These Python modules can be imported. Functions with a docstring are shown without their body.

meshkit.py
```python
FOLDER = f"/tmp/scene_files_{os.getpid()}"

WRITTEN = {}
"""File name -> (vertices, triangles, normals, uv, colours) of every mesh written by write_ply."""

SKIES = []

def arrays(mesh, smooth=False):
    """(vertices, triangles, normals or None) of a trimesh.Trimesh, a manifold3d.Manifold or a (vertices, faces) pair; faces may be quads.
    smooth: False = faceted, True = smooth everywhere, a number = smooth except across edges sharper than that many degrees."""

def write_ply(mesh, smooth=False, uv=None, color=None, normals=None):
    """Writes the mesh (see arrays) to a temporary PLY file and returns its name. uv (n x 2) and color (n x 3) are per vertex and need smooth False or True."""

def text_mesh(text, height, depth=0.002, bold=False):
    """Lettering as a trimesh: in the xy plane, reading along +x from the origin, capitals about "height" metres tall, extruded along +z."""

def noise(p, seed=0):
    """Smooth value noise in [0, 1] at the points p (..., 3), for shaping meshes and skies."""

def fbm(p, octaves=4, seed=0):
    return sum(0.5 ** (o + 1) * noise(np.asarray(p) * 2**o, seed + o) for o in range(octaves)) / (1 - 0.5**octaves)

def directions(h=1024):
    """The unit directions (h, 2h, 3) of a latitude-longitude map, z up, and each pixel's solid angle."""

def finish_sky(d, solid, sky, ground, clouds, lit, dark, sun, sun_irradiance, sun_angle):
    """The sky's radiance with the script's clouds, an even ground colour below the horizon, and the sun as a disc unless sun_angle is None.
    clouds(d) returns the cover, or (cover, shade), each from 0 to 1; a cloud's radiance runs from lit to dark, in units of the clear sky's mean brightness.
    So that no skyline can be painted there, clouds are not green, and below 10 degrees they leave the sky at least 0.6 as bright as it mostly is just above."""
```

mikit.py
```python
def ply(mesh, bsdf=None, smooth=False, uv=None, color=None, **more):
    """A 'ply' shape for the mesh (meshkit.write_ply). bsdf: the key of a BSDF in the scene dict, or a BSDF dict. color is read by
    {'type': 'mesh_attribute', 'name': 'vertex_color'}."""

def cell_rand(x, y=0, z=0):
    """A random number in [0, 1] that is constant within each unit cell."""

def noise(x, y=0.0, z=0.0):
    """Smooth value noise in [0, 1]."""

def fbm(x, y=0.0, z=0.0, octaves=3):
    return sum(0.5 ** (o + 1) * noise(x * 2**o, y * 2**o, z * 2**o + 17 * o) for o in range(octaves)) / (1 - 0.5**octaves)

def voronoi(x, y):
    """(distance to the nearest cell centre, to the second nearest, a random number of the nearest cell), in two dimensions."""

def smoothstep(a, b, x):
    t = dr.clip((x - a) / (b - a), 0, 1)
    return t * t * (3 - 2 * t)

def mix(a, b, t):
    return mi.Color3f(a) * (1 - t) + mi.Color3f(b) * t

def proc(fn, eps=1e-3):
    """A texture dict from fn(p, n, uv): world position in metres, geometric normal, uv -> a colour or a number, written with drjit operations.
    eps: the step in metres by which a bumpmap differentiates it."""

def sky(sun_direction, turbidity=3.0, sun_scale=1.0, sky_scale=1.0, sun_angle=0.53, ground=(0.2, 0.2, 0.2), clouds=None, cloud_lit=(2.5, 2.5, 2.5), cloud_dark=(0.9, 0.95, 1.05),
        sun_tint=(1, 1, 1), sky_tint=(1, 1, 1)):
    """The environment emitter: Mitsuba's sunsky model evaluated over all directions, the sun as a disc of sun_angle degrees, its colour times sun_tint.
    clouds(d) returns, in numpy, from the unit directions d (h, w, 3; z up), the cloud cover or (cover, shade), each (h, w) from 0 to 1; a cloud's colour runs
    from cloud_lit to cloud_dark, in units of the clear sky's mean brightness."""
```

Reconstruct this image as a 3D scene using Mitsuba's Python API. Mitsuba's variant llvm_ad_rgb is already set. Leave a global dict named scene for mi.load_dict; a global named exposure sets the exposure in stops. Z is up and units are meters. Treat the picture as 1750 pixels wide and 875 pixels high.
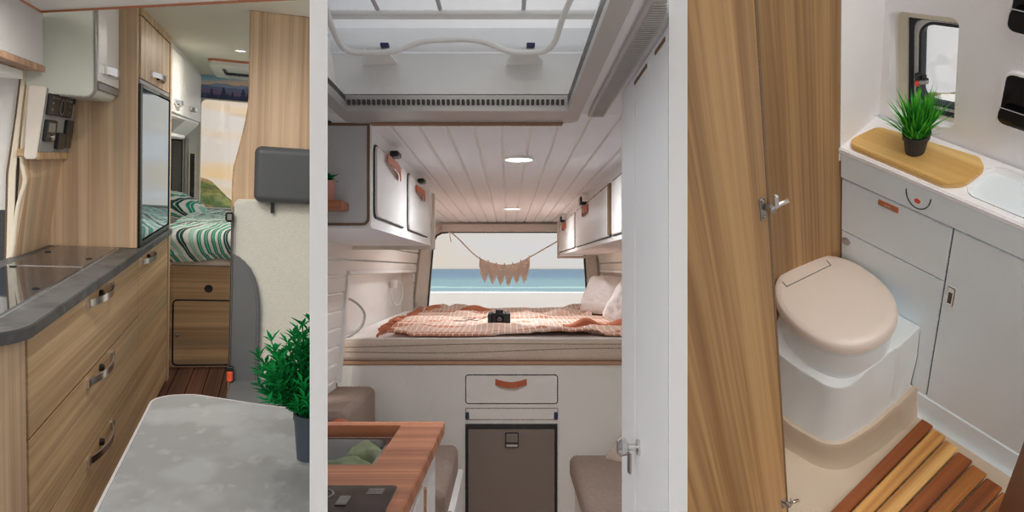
import math, random
import numpy as np, trimesh, mitsuba as mi, drjit as dr
import mikit, meshkit
from mikit import noise, fbm, smoothstep, mix, proc
from shapely.geometry import Polygon, LineString, box as sbox, Point
from shapely import affinity
import manifold3d as m3

random.seed(7); rng = np.random.default_rng(11)
scene, labels = {}, {}

# ------------------------------------------------------------------ camera, sky, exposure
EYE = np.array([0.0, 0.0, 1.5])
FPX = 1300.0
exposure = 2.84
T = mi.ScalarTransform4f
scene['camera'] = {'type': 'perspective', 'fov': math.degrees(2 * math.atan(875 / FPX)), 'fov_axis': 'x',
                   'near_clip': 0.05, 'far_clip': 3000.0,
                   'principal_point_offset_x': (875 - 868) / 1750.0, 'principal_point_offset_y': (437.5 - 459) / 875.0,
                   'to_world': T().look_at(origin=EYE.tolist(), target=[0, 1, 1.5], up=[0, 0, 1])}


def cloud_fn(d):
    az = np.degrees(np.arctan2(d[..., 0], d[..., 1])); el = np.degrees(np.arcsin(d[..., 2]))
    n = meshkit.fbm(np.stack([d[..., 0] * 5, d[..., 1] * 5, d[..., 2] * 34 + d[..., 0] * 3], -1), 4, 3)
    glow = np.exp(-((az + 25) / 17) ** 2) * np.exp(-(np.maximum(el - 4, 0) / 13) ** 2)
    streak = np.clip((n - 0.46) * 5.5, 0, 1)
    return np.ones_like(az), np.clip(glow * (0.36 + .9 * streak), 0, 1) + 0.05 * (n - .3)


scene['sky'] = mikit.sky((-0.10, -0.90, 0.42), turbidity=4, sun_scale=0.22, sun_angle=45, sun_tint=(0.77, 0.95, 1.36), clouds=cloud_fn, cloud_lit=(1.0, 1.0, 1.0),
                         cloud_dark=(1.16, 0.83, 0.46), ground=(0.5, 0.49, 0.47))


# ------------------------------------------------------------------ rooms: rigid frames
class Room:
    def __init__(s, o, M): s.o = np.array(o, float); s.M = np.array(M, float)
    def W(s, v): return np.asarray(v, float) @ s.M.T + s.o
    def local(s, p):
        q = [p.x - float(s.o[0]), p.y - float(s.o[1]), p.z - float(s.o[2])]
        return [q[0] * float(s.M[0, i]) + q[1] * float(s.M[1, i]) + q[2] * float(s.M[2, i]) for i in range(3)]


def frame(d, up):
    d = np.array(d) / np.linalg.norm(d); up = np.array(up) - d * (np.array(up) @ d); up /= np.linalg.norm(up)
    return np.column_stack([np.cross(d, up), d, up])


# the galley van stands turned to the left, the washroom to the right and leaning forward, the bed van straight ahead
KIT = Room([-1.9575, 4.35, 0.8442], frame([-.2828, .9484, .1431], [.0679, -.1291, .9893]))
BED = Room(EYE, np.eye(3))
BATH = Room([1.41, 2.6, 1.018], frame([.7628, .2224, .6072], [-.3032, -.7063, .6397]))
WORLD = Room([0, 0, 0], np.eye(3))


def wall_plane(u, side, h=.0125):
    n = np.array([1.0, -(u - 868) / FPX, 0]); n /= np.linalg.norm(n); return (u, n * side, h)


WALL_FACES = {id(KIT): [wall_plane(544.5, -1)], id(BED): [wall_plane(544.5, 1), wall_plane(1159, -1)], id(BATH): [wall_plane(1159, 1)]}


# ------------------------------------------------------------------ helpers
def lin(r, g=None, b=None):
    c = np.array([r, g, b], float) / 255 if g is not None else np.array([r, r, r], float) / 255
    return [float(x) for x in np.where(c <= .04045, c / 12.92, ((c + .055) / 1.055) ** 2.4)]


def mat(name, color, rough=0.5, metal=0.0, **k):
    c = color if isinstance(color, dict) else {'type': 'rgb', 'value': list(color)}
    b = {'type': 'principled', 'base_color': c, 'roughness': rough, 'metallic': metal, **k}
    scene['mat_' + name] = {'type': 'twosided', 'bsdf': b}


def bump(name, color, fn, scale, rough=0.6, eps=1e-3, **k):
    c = color if isinstance(color, dict) else {'type': 'rgb', 'value': list(color)}
    b = {'type': 'principled', 'base_color': c, 'roughness': rough, **k}
    scene['mat_' + name] = {'type': 'twosided', 'bsdf': {'type': 'bumpmap', 'arbitrary': proc(fn, eps), 'scale': scale, 'bsdf': b}}


def trim_to_wall(mesh, room):
    """Things that run up to a dividing wall end flush at its face."""
    for name, n, off in WALL_FACES.get(id(room), []):
        d = mesh.vertices @ n - off
        if d.min() >= 0: continue
        if d.max() <= 0: return None
        mm = m3.Manifold(m3.Mesh(np.ascontiguousarray(mesh.vertices, np.float32), np.ascontiguousarray(mesh.faces, np.uint32)))
        if mm.status() != m3.Error.NoError or mm.is_empty():
            q = mesh.copy(); q.merge_vertices(); mm = m3.Manifold(m3.Mesh(np.ascontiguousarray(q.vertices, np.float32), np.ascontiguousarray(q.faces, np.uint32)))
        if mm.status() == m3.Error.NoError and not mm.is_empty():
            r = mm.trim_by_plane(n.tolist(), float(off)).to_mesh(); mesh = trimesh.Trimesh(np.array(r.vert_properties[:, :3], float), np.array(r.tri_verts), process=False)
        else:
            mesh = trimesh.intersections.slice_mesh_plane(mesh, n, n * off)
        if len(mesh.faces) == 0: return None
    return mesh


def place(key, mesh, m, room, smooth=False, **k):
    """One entry of the scene; a taken key gets the next three-digit number."""
    if key in scene:
        n = 1
        while f'{key}_{n:03d}' in scene: n += 1
        key = f'{key}_{n:03d}'
    if hasattr(mesh, 'to_mesh'):
        q = mesh.to_mesh(); mesh = trimesh.Trimesh(np.array(q.vert_properties[:, :3]), np.array(q.tri_verts), process=False)
    mesh = mesh.copy(); mesh.vertices = room.W(mesh.vertices); mesh = trim_to_wall(mesh, room)
    if mesh is None: return key
    scene[key] = mikit.ply(mesh, 'mat_' + m, smooth=smooth, **k)
    return key


def lab(key, label=None, cat=None, group=None, kind=None):
    e = labels.setdefault(key, {})
    if label: e['label'] = label
    if cat: e['category'] = cat
    if group: e['group'] = group
    if kind: e['kind'] = kind
    return key


def numbered(name):
    if not any(k == name or k.startswith(name + '__') for k in scene) and name not in labels: return name
    n = 1
    while any(k == f'{name}_{n:03d}' or k.startswith(f'{name}_{n:03d}__') for k in scene) or f'{name}_{n:03d}' in labels: n += 1
    return f'{name}_{n:03d}'


def bx(x0, x1, y0, y1, z0, z1, b=0.0):
    lo = np.array([min(x0, x1), min(y0, y1), min(z0, z1)]); hi = np.array([max(x0, x1), max(y0, y1), max(z0, z1)])
    if b <= 0: return trimesh.creation.box(bounds=[lo, hi])
    b = min(b, (hi - lo).min() * .45); pts = []
    for i in range(8):
        c = np.array([hi[k] if i >> k & 1 else lo[k] for k in range(3)]); s = np.where(c == hi, -1, 1)
        for k in range(3):
            p = c + s * b; p[k] = c[k]; pts.append(p)
    return trimesh.convex.convex_hull(np.array(pts))


def soft(x0, x1, y0, y1, z0, z1, r, sub=3):
    """A box rounded with radius r (cushions, pots, seats)."""
    lo = np.array([x0, y0, z0]) + r; hi = np.array([x1, y1, z1]) - r; s = trimesh.creation.icosphere(subdivisions=sub, radius=r).vertices
    pts = np.vstack([s + [hi[k] if i >> k & 1 else lo[k] for k in range(3)] for i in range(8)])
    return trimesh.convex.convex_hull(pts)


def prism(poly, axis, a0, a1):
    """poly (shapely or point list) drawn in the plane across the axis: x -> (y, z), y -> (x, z), z -> (x, y)."""
    if not hasattr(poly, 'geom_type'): poly = Polygon(poly)
    poly = poly.buffer(0); parts = []
    for g in getattr(poly, 'geoms', [poly]):
        m = trimesh.creation.extrude_polygon(g, abs(a1 - a0), engine='earcut'); v = m.vertices.copy(); v[:, 2] += min(a0, a1)
        m = {'x': lambda: trimesh.Trimesh(v[:, [2, 0, 1]], m.faces, process=False), 'y': lambda: trimesh.Trimesh(v[:, [0, 2, 1]], m.faces[:, ::-1], process=False),
             'z': lambda: trimesh.Trimesh(v, m.faces, process=False)}[axis]()
        parts.append(m)
    return trimesh.util.concatenate(parts)


def rr(u0, u1, v0, v1, r=0.01):
    return sbox(u0 + r, v0 + r, u1 - r, v1 - r).buffer(r, quad_segs=8)


def rounded(pts, r): return Polygon(pts).buffer(-r).buffer(r, quad_segs=10)


def plate(axis, a0, a1, poly, b=0.0015):
    """A prism with its front edge eased: three stacked slices."""
    if not hasattr(poly, 'geom_type'): poly = Polygon(poly)
    s = 1 if a1 > a0 else -1
    return trimesh.util.concatenate([prism(poly, axis, a0, a1 - s * b), prism(poly.buffer(-b * .5), axis, a1 - s * b, a1 - s * b * .5), prism(poly.buffer(-b), axis, a1 - s * b * .5, a1)])


def ring(poly, w): return poly.buffer(w).difference(poly)


def tube(pts, r, n=8, closed=False, smooth_path=0):
    P = np.array(pts, float)
    if smooth_path:
        from scipy.interpolate import CubicSpline
        t = np.r_[0, np.cumsum(np.linalg.norm(np.diff(P, axis=0), axis=1))]; P = CubicSpline(t, P)(np.linspace(0, t[-1], smooth_path))
    rad = np.broadcast_to(np.asarray(r, float), (len(P),))
    tang = np.gradient(P, axis=0); tang /= np.linalg.norm(tang, axis=1, keepdims=True)
    up = np.array([0, 0, 1.0]) if abs(tang[0][2]) < .9 else np.array([1.0, 0, 0]); V = []
    for p, t, q in zip(P, tang, rad):
        a = np.cross(t, up); a /= np.linalg.norm(a); b = np.cross(a, t); up = b; th = np.arange(n) * 2 * np.pi / n
        V.append(p + q * (np.cos(th)[:, None] * a + np.sin(th)[:, None] * b))
    m = len(P); V = np.vstack(V + [P[:1], P[-1:]]); F = []
    for i in range(m - 1):
        for j in range(n):
            a, b, c, d = i * n + j, i * n + (j + 1) % n, (i + 1) * n + (j + 1) % n, (i + 1) * n + j; F += [[a, c, b], [a, d, c]]
    for j in range(n): F += [[m * n, j, (j + 1) % n], [m * n + 1, (m - 1) * n + (j + 1) % n, (m - 1) * n + j]]
    out = trimesh.Trimesh(V, F, process=False); out.fix_normals(); return out


def lathe(profile, center=(0, 0, 0), axis='z', n=40, sx=1.0, sy=1.0):
    m = trimesh.creation.revolve(np.array(profile, float), sections=n); v = m.vertices * [sx, sy, 1]
    v = {'z': v, 'x': v[:, [2, 0, 1]], 'y': v[:, [1, 2, 0]]}[axis]
    m = trimesh.Trimesh(v + np.array(center), m.faces, process=False); m.fix_normals(); return m


def disc(center, axis, r, h, n=32):
    e = min(r, h) * .25
    return lathe([[0, 0], [r, 0], [r, h - e], [r - e, h], [0, h]], center, axis, n)


def sheet(G, th):
    """A closed cloth of thickness th under the grid G (n, m, 3)."""
    n, m, _ = G.shape; du = np.gradient(G, axis=0); dv = np.gradient(G, axis=1); N = np.cross(dv, du); N /= np.maximum(np.linalg.norm(N, axis=2, keepdims=True), 1e-9)
    if N[..., 2].mean() < 0: N = -N
    V = np.vstack([G.reshape(-1, 3), (G - N * th).reshape(-1, 3)]); k = n * m; F = []
    i, j = np.meshgrid(np.arange(n - 1), np.arange(m - 1), indexing='ij'); a = (i * m + j).ravel(); b, c, d = a + 1, a + m + 1, a + m
    F = np.vstack([np.c_[a, b, c], np.c_[a, c, d], np.c_[a + k, c + k, b + k], np.c_[a + k, d + k, c + k]])
    edge = np.r_[np.arange(m), np.arange(1, n) * m + m - 1, (n - 1) * m + np.arange(m - 2, -1, -1), np.arange(n - 2, 0, -1) * m]; e2 = np.roll(edge, -1)
    F = np.vstack([F, np.c_[edge, edge + k, e2 + k], np.c_[edge, e2 + k, e2]])
    out = trimesh.Trimesh(V, F, process=False); out.fix_normals(); return out


def pillow_mesh(c, s, rot=(0, 0, 0), n=40, seed=1, wr=.06):
    u, v = np.meshgrid(np.linspace(-1, 1, n), np.linspace(-1, 1, n), indexing='ij'); parts = []
    h = (np.maximum(1 - np.abs(u) ** 2.6, 0) * np.maximum(1 - np.abs(v) ** 2.6, 0)) ** .45
    P = np.stack([u * (1 - .06 * (1 - np.abs(v)) ), v * (1 - .06 * (1 - np.abs(u))), u * 0], -1)
    nz = meshkit.fbm(np.stack([u * 2 + v, v * 2.2, u * 0 + seed], -1), 4, seed) - .5
    top = P.copy(); top[..., 2] = h * (1 + wr * 6 * nz); bot = P.copy(); bot[..., 2] = -h * (1 + wr * 4 * nz)
    V = np.vstack([top.reshape(-1, 3), bot.reshape(-1, 3)]) * np.array(s); k = n * n
    i, j = np.meshgrid(np.arange(n - 1), np.arange(n - 1), indexing='ij'); a = (i * n + j).ravel(); b, cc, d = a + n, a + n + 1, a + 1
    F = np.vstack([np.c_[a, b, cc], np.c_[a, cc, d], np.c_[a + k, cc + k, b + k], np.c_[a + k, d + k, cc + k]])
    R = trimesh.transformations.euler_matrix(*rot)[:3, :3]
    m = trimesh.Trimesh(V @ R.T + np.array(c), F); m.merge_vertices(); m.fix_normals(); return m


cat_ = trimesh.util.concatenate


# ------------------------------------------------------------------ materials
def wood(name, room, axis, light, dark, grey, scale=1.0, seed=0.0, rough=.5):
    L, D, G = lin(*light), lin(*dark), lin(*grey)

    def fn(p, n, uv):
        q = room.local(p); g = q[axis]; o = [q[i] for i in range(3) if i != axis]
        w = (o[0] + o[1]) * scale + seed + (noise(g * .8, o[0] * 3, o[1] * 3 + seed) - .5) * .016
        a = fbm(w * 26, g * .45 + seed, seed, octaves=3); b = noise(w * 130, g * 1.1, seed + 5); c = noise(w * 420, g * 4, seed + 9)
        t = dr.clip((a - .5) * 1.9 + .5, 0, 1) * .50 + b * .30 + c * .20
        s = smoothstep(.54, .72, fbm(w * 15 + 40, g * .3, seed + 3, octaves=2))
        return mix(mix(D, L, smoothstep(.15, .85, t)), G, s * .6)
    mat(name, proc(fn), rough, specular=.4)


wood('wood_h', KIT, 1, (220, 190, 148), (172, 141, 105), (166, 148, 122), 1.0, 0.3, .42)
wood('wood_x', KIT, 0, (206, 174, 134), (156, 126, 94), (150, 132, 110), 1.0, 1.3, .45)
wood('wood_v', KIT, 2, (218, 190, 158), (182, 152, 122), (180, 160, 136), 0.9, 2.1, .45)
wood('wood_bath', BATH, 2, (190, 152, 106), (136, 98, 62), (146, 114, 80), 1.1, 4.7, .4)
wood('floor_dark', KIT, 1, (104, 68, 54), (66, 40, 32), (80, 55, 46), 1.0, 3.3, .5)
wood('oak_red', BED, 0, (190, 124, 88), (142, 84, 56), (160, 104, 74), 1.2, 6.1, .35)
wood('trim_wood', BED, 0, (178, 142, 116), (140, 106, 82), (150, 120, 98), 1.0, 7.7, .5)
for i, (l, d, g) in enumerate([((196, 128, 62), (128, 66, 24), (158, 96, 44)), ((212, 160, 92), (158, 94, 40), (186, 128, 64)), ((170, 96, 46), (110, 54, 20), (138, 74, 32)), ((226, 180, 112), (186, 124, 62), (150, 92, 40))]):
    wood(f'acacia_{i}', BATH, 1, l, d, g, .8, 8.0 + i * 2.7, .38)
wood('board_wood', BATH, 0, (232, 196, 128), (188, 142, 78), (206, 160, 92), .9, 9.4, .4)


def mottled(name, room, base, dark, light, f=9.0, rough=.5, seed=0.0, **k):
    A, B, C = lin(*base), lin(*dark), lin(*light)

    def fn(p, n, uv):
        q = room.local(p); a = fbm(q[0] * f + seed, q[1] * f * .8, q[2] * f, octaves=4); b = fbm(q[0] * f * 3.1, q[1] * f * 2.4 + seed, q[2] * f * 3, octaves=3)
        return mix(mix(A, B, smoothstep(.42, .68, a)), C, smoothstep(.55, .8, b) * .6)
    mat(name, proc(fn), rough, **k)


mottled('table_stone', KIT, (134, 136, 136), (120, 121, 121), (146, 147, 146), 11.0, .5)
mottled('worktop', KIT, (78, 78, 79), (60, 60, 61), (100, 100, 100), 10.0, .45, 3.0)


def fabric(name, room, a, b, f=260.0, rough=.9, sc=.0006):
    A, B = lin(*a), lin(*b)

    def fn(p, n, uv):
        q = room.local(p); return mix(A, B, noise(q[0] * f, q[1] * f, q[2] * f) * .6 + fbm(q[0] * 9, q[1] * 9, q[2] * 9) * .4)
    mat(name, proc(fn), rough, sheen=.3)


fabric('seat_light', KIT, (206, 206, 198), (186, 186, 178), 170)
fabric('beige', BED, (206, 190, 176), (184, 168, 154), 220)
fabric('linen', BED, (232, 230, 228), (216, 213, 210), 120)
fabric('cushion', BED, (140, 122, 110), (116, 100, 90), 200)
mat('leather_grey', lin(96, 98, 100), .45, specular=.4)
mat('headrest', lin(74, 77, 80), .42, specular=.4)
mat('white', lin(226, 226, 224), .35)
mat('door_white', lin(236, 240, 244), .65, specular=.2)
mat('white_warm', lin(226, 218, 208), .4)
mat('white_matt', lin(228, 226, 224), .7)
mat('gutter', lin(196, 197, 199), .9, specular=.1)
mat('ceil_kit', lin(206, 204, 190), .6)
mat('cab_white', lin(216, 214, 212), .4)
mat('cab_box', lin(196, 200, 190), .4)
mat('soffit', lin(186, 184, 184), .5)
mat('trim_orange', lin(180, 116, 84), .5)
mat('trim_grey', lin(120, 118, 114), .35)
mat('chrome', (.78, .77, .76), .16, 1.0)
mat('steel', (.42, .41, .40), .28, 1.0)
mat('black', lin(24, 25, 27), .35)
mat('black_gloss', lin(10, 11, 13), .06)
mat('seal', lin(40, 36, 32), .6)
mat('glass_dark', lin(26, 32, 40), .03, specular=.9, clearcoat=1.0, clearcoat_gloss=.98)
mat('fridge_glass', lin(150, 178, 196), .03, .8, specular=1.0)
mat('cream', lin(226, 218, 200), .45)
mat('brown', lin(116, 92, 70), .6)
mat('dark_grey', lin(66, 64, 62), .5)
mat('lcd', lin(120, 124, 118), .3)
mat('orange', lin(240, 96, 60), .5)
mat('leather_tan', lin(176, 92, 60), .55)
mat('bath_white', lin(220, 224, 226), .28, clearcoat=.3)
mat('bath_wall', lin(240, 239, 242), .5)
mat('tray', lin(192, 174, 154), .3, clearcoat=.3)
mat('lid', lin(218, 204, 194), .3, clearcoat=.3)
mat('bath_cab', lin(226, 236, 242), .4)
mat('line_dark', lin(58, 62, 66), .6)
mat('pot_black', lin(44, 46, 50), .5)
mat('pot_blue', lin(54, 64, 74), .5)
mat('pot_pink', lin(196, 140, 126), .7)
mat('soil', lin(50, 40, 32), .9)
mat('fridge_door', lin(122, 111, 104), .45, .25)
mat('blue', lin(30, 44, 92), .5)
mat('grey_face', lin(196, 197, 198), .6)
mat('camera_black', lin(20, 26, 34), .4)
mat('rope', lin(240, 220, 206), .9)
scene['mat_macrame'] = {'type': 'principledthin', 'base_color': {'type': 'rgb', 'value': lin(255, 246, 238)}, 'roughness': .9, 'diff_trans': 1.2, 'spec_trans': 0.0}
mat('fringe', lin(196, 124, 94), .95)
mat('foam', lin(236, 238, 238), .9)
mat('wave', lin(170, 206, 206), .6)
mat('sand', lin(190, 186, 182), .95)
mat('rubber', lin(38, 44, 52), .5)
mat('brush', lin(70, 66, 62), .9)
mat('alu', lin(176, 174, 172), .4, .3)
mat('red_button', lin(226, 84, 66), .5)
mat('door_frame', lin(96, 60, 48), .4)
mat('handle_wood', lin(180, 104, 68), .5)
mat('cloth_green', lin(120, 128, 100), .9)
for nm, c in (('leaf_a', (30, 140, 70)), ('leaf_b', (24, 108, 56)), ('grass_a', (110, 200, 70)), ('grass_b', (58, 160, 56))):
    scene['mat_' + nm] = {'type': 'principledthin', 'base_color': {'type': 'rgb', 'value': lin(*c)}, 'roughness': .45, 'diff_trans': .7, 'spec_trans': 0.0}
scene['mat_pane'] = {'type': 'thindielectric', 'int_ior': 1.5}
scene['mat_dome'] = {'type': 'principledthin', 'base_color': {'type': 'rgb', 'value': lin(252, 253, 255)}, 'roughness': .5, 'diff_trans': 1.9, 'spec_trans': 0.0}


def duvet_fn(p, n, uv):
    q = KIT.local(p); x, y, z = q
    s = y - z * .9
    w = fbm(x * 3.2, s * 3.0, 2.0) * 1.7 + fbm(x * 9, s * 7, 5.0) * .35
    t = (s * .8 - x * 1.35) * 14.0 + w * 1.5
    f = t - dr.floor(t); k = mikit.cell_rand(dr.floor(t), 3)
    white, teal, deep, pale = lin(222, 224, 220), lin(30, 142, 118), lin(22, 72, 66), lin(150, 200, 186)
    c = dr.select(k < .46, mi.Color3f(teal), dr.select(k < .70, mi.Color3f(deep), mi.Color3f(pale)))
    edge = smoothstep(.0, .07, f) * (1 - smoothstep(.56, .64, f)); vein = smoothstep(.02, .05, dr.abs(f - .3))
    return mix(white, c, edge * (.25 + .75 * vein))


mat('duvet', proc(duvet_fn), .85, sheen=.2)


def blanket_fn(p, n, uv):
    q = p; x, y = q.x, q.y
    a = x / .028; f = dr.abs(a - dr.floor(a) - .5); dash = noise(x * 40, y * 55, 1.0)
    line = (1 - smoothstep(.03, .12, f)) * smoothstep(.12, .3, dash)
    b = y / .33; g = dr.abs(b - dr.floor(b) - .5); band = 1 - smoothstep(.10, .13, g); band = dr.maximum(band, 1 - smoothstep(.040, .060, y - 3.26))
    col = mix(lin(212, 184, 168), lin(186, 120, 90), band * .85)
    return mix(col, lin(250, 240, 232), line * .8)


mat('blanket', proc(blanket_fn), .9, sheen=.2)


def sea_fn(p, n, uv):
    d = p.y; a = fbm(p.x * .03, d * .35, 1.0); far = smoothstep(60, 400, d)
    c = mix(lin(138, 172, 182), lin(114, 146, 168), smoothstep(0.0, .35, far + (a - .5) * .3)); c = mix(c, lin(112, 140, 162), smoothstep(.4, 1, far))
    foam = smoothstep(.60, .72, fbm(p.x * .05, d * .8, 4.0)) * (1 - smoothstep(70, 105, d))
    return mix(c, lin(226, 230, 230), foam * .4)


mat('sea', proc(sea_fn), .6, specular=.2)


def hill_fn(p, n, uv):
    a = fbm(p.x * 2.2, p.y * 1.1, p.z * 3.0, octaves=4); b = fbm(p.x * 14, p.y * 6, p.z * 16, octaves=2)
    c = mix(lin(72, 92, 38), lin(132, 134, 66), smoothstep(.38, .62, a)); c = mix(c, lin(160, 122, 84), smoothstep(.54, .66, fbm(p.x * 3.1 + 9, p.y * 1.5, p.z * 4)) * .85)
    return c * (.35 + 1.2 * b)


mat('hill', proc(hill_fn), .95)
bump('beadboard', lin(222, 219, 214), lambda p, n, uv: smoothstep(.0, .22, dr.abs(p.x / .0098 - dr.floor(p.x / .0098) - .5)), .0011, .55, 4e-4)
mat('shiplap', lin(228, 226, 222), .5)
mat('ceil_plank', lin(234, 236, 240), .5)

# ------------------------------------------------------------------ the dividing walls between the three vans
def ground(name, mesh, m, label=None, kind='structure'):
    place(name, mesh, m, WORLD); lab(name, label, kind=kind)


def divider(name, u0, u1, depth=.9):
    a, b = (u0 - 868) / FPX, (u1 - 868) / FPX; c = (a + b) / 2; h = .0118
    poly = Polygon([(a, 1.0), (b, 1.0), (c * (1 + depth) + h, 1 + depth), (c * (1 + depth) - h, 1 + depth)])
    place(name, prism(poly, 'z', 0.0, 2.6), 'gutter', WORLD); lab(name, 'light grey dividing wall seen end on', kind='structure')


divider('wall_divider_left', 529, 560, 1.72)
divider('wall_divider_right', 1143, 1175, 1.3)

# ================================================================== GALLEY VAN (left)
R = KIT
# structure
place('floor', bx(-.06, .9, -3.5, .42, -.06, -.012), 'seal', R); lab('floor', 'dark floor under the galley', kind='structure')
x = -.06
while x < .88:
    place('floor__plank', bx(x + .002, x + .0885, -3.5, .355, -.012, 0, .0015), 'floor_dark', R); x += .0905
place('ceiling', bx(-.5, .9, -1.62, 2.25, 1.93, 1.96), 'ceil_kit', R); lab('ceiling', 'cream camper ceiling over galley and bed', kind='structure')
back = sbox(-.5, -.2, .9, 1.96).difference(rr(-.036, .62, .86, 1.742, .05))
place('wall_back', prism(back, 'y', 2.12, 2.2), 'white', R); lab('wall_back', 'white rear wall of the galley van around its back window', kind='structure')
place('window_1', prism(ring(rr(-.03, .614, .866, 1.736, .045), .008), 'y', 2.09, 2.13), 'white_warm', R); lab('window_1', 'back window opening showing the evening sky', kind='structure')
place('window_1__pane', bx(-.035, .62, 2.15, 2.153, .86, 1.742), 'pane', R)
place('wall_left', bx(-.56, -.50, -.9, 2.2, -.1, 1.96), 'white', R); lab('wall_left', 'white side wall beside the bed', kind='structure')
place('wall_right', bx(.86, .9, -.43, 2.2, -.1, 1.96), 'white', R); lab('wall_right', 'white side wall right of the bed', kind='structure')
# wood lining of the leaning side wall, with its pale edging
edge = [(-.378, .87), (-.360, 1.0), (-.340, 1.12), (-.326, 1.19), (-.332, 1.22), (-.334, 1.27), (-.320, 1.40), (-.302, 1.56)]
G = np.array([[[x0 + (-.362 + (z - .883) * .16 - x0) * t, -1.30 + .395 * t, z] for t in np.linspace(0, 1, 4)] for x0, z in edge])
place('wall_lining', sheet(G, .012), 'wood_v', R); lab('wall_lining', 'wood lining of the leaning side wall behind the hob', kind='structure')
place('trim_1', tube([[x0, -1.304, z] for x0, z in edge], .0075, 8, smooth_path=40), 'cream', R, 30); lab('trim_1', 'pale edging strip of the wood side lining', kind='structure')

# sliding door at the far left: outer panel, seals, frame strips
place('door_1', prism([(-.55, .80), (-.398, .80), (-.392, 1.0), (-.380, 1.193), (-.352, 1.411), (-.328, 1.60), (-.55, 1.60)], 'y', -1.26, -1.235), 'white', R)
lab('door_1', 'open sliding side door left of the galley', kind='structure')
place('door_1__seal', prism([(-.404, .82), (-.390, .82), (-.378, 1.2), (-.348, 1.42), (-.326, 1.60), (-.338, 1.60), (-.36, 1.42), (-.392, 1.2)], 'y', -1.29, -1.262), 'brown', R)
place('door_1__frame_strip', prism([(-.392, .82), (-.372, .82), (-.355, 1.21), (-.335, 1.42), (-.312, 1.60), (-.326, 1.60), (-.348, 1.42), (-.378, 1.2)], 'y', -1.31, -1.285), 'cream', R)
place('door_1__glass', prism([(-.55, .8), (-.408, .8), (-.398, 1.06), (-.55, 1.06)], 'y', -1.275, -1.265), 'glass_dark', R)
place('door_1__post', prism([(-.386, .86), (-.376, .86), (-.348, 1.20), (-.346, 1.26), (-.353, 1.26)], 'y', -1.300, -1.29), 'seal', R)

# kitchen cabinet
K = 'kitchen_cabinet'
lab(K, 'wood-grain kitchen cabinet with three wide drawers and a tall pull-out door under the grey worktop', 'cabinet')
place(K + '__body', bx(-.36, -.021, -2.46, .028, .0, .853), 'wood_v', R)


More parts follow.
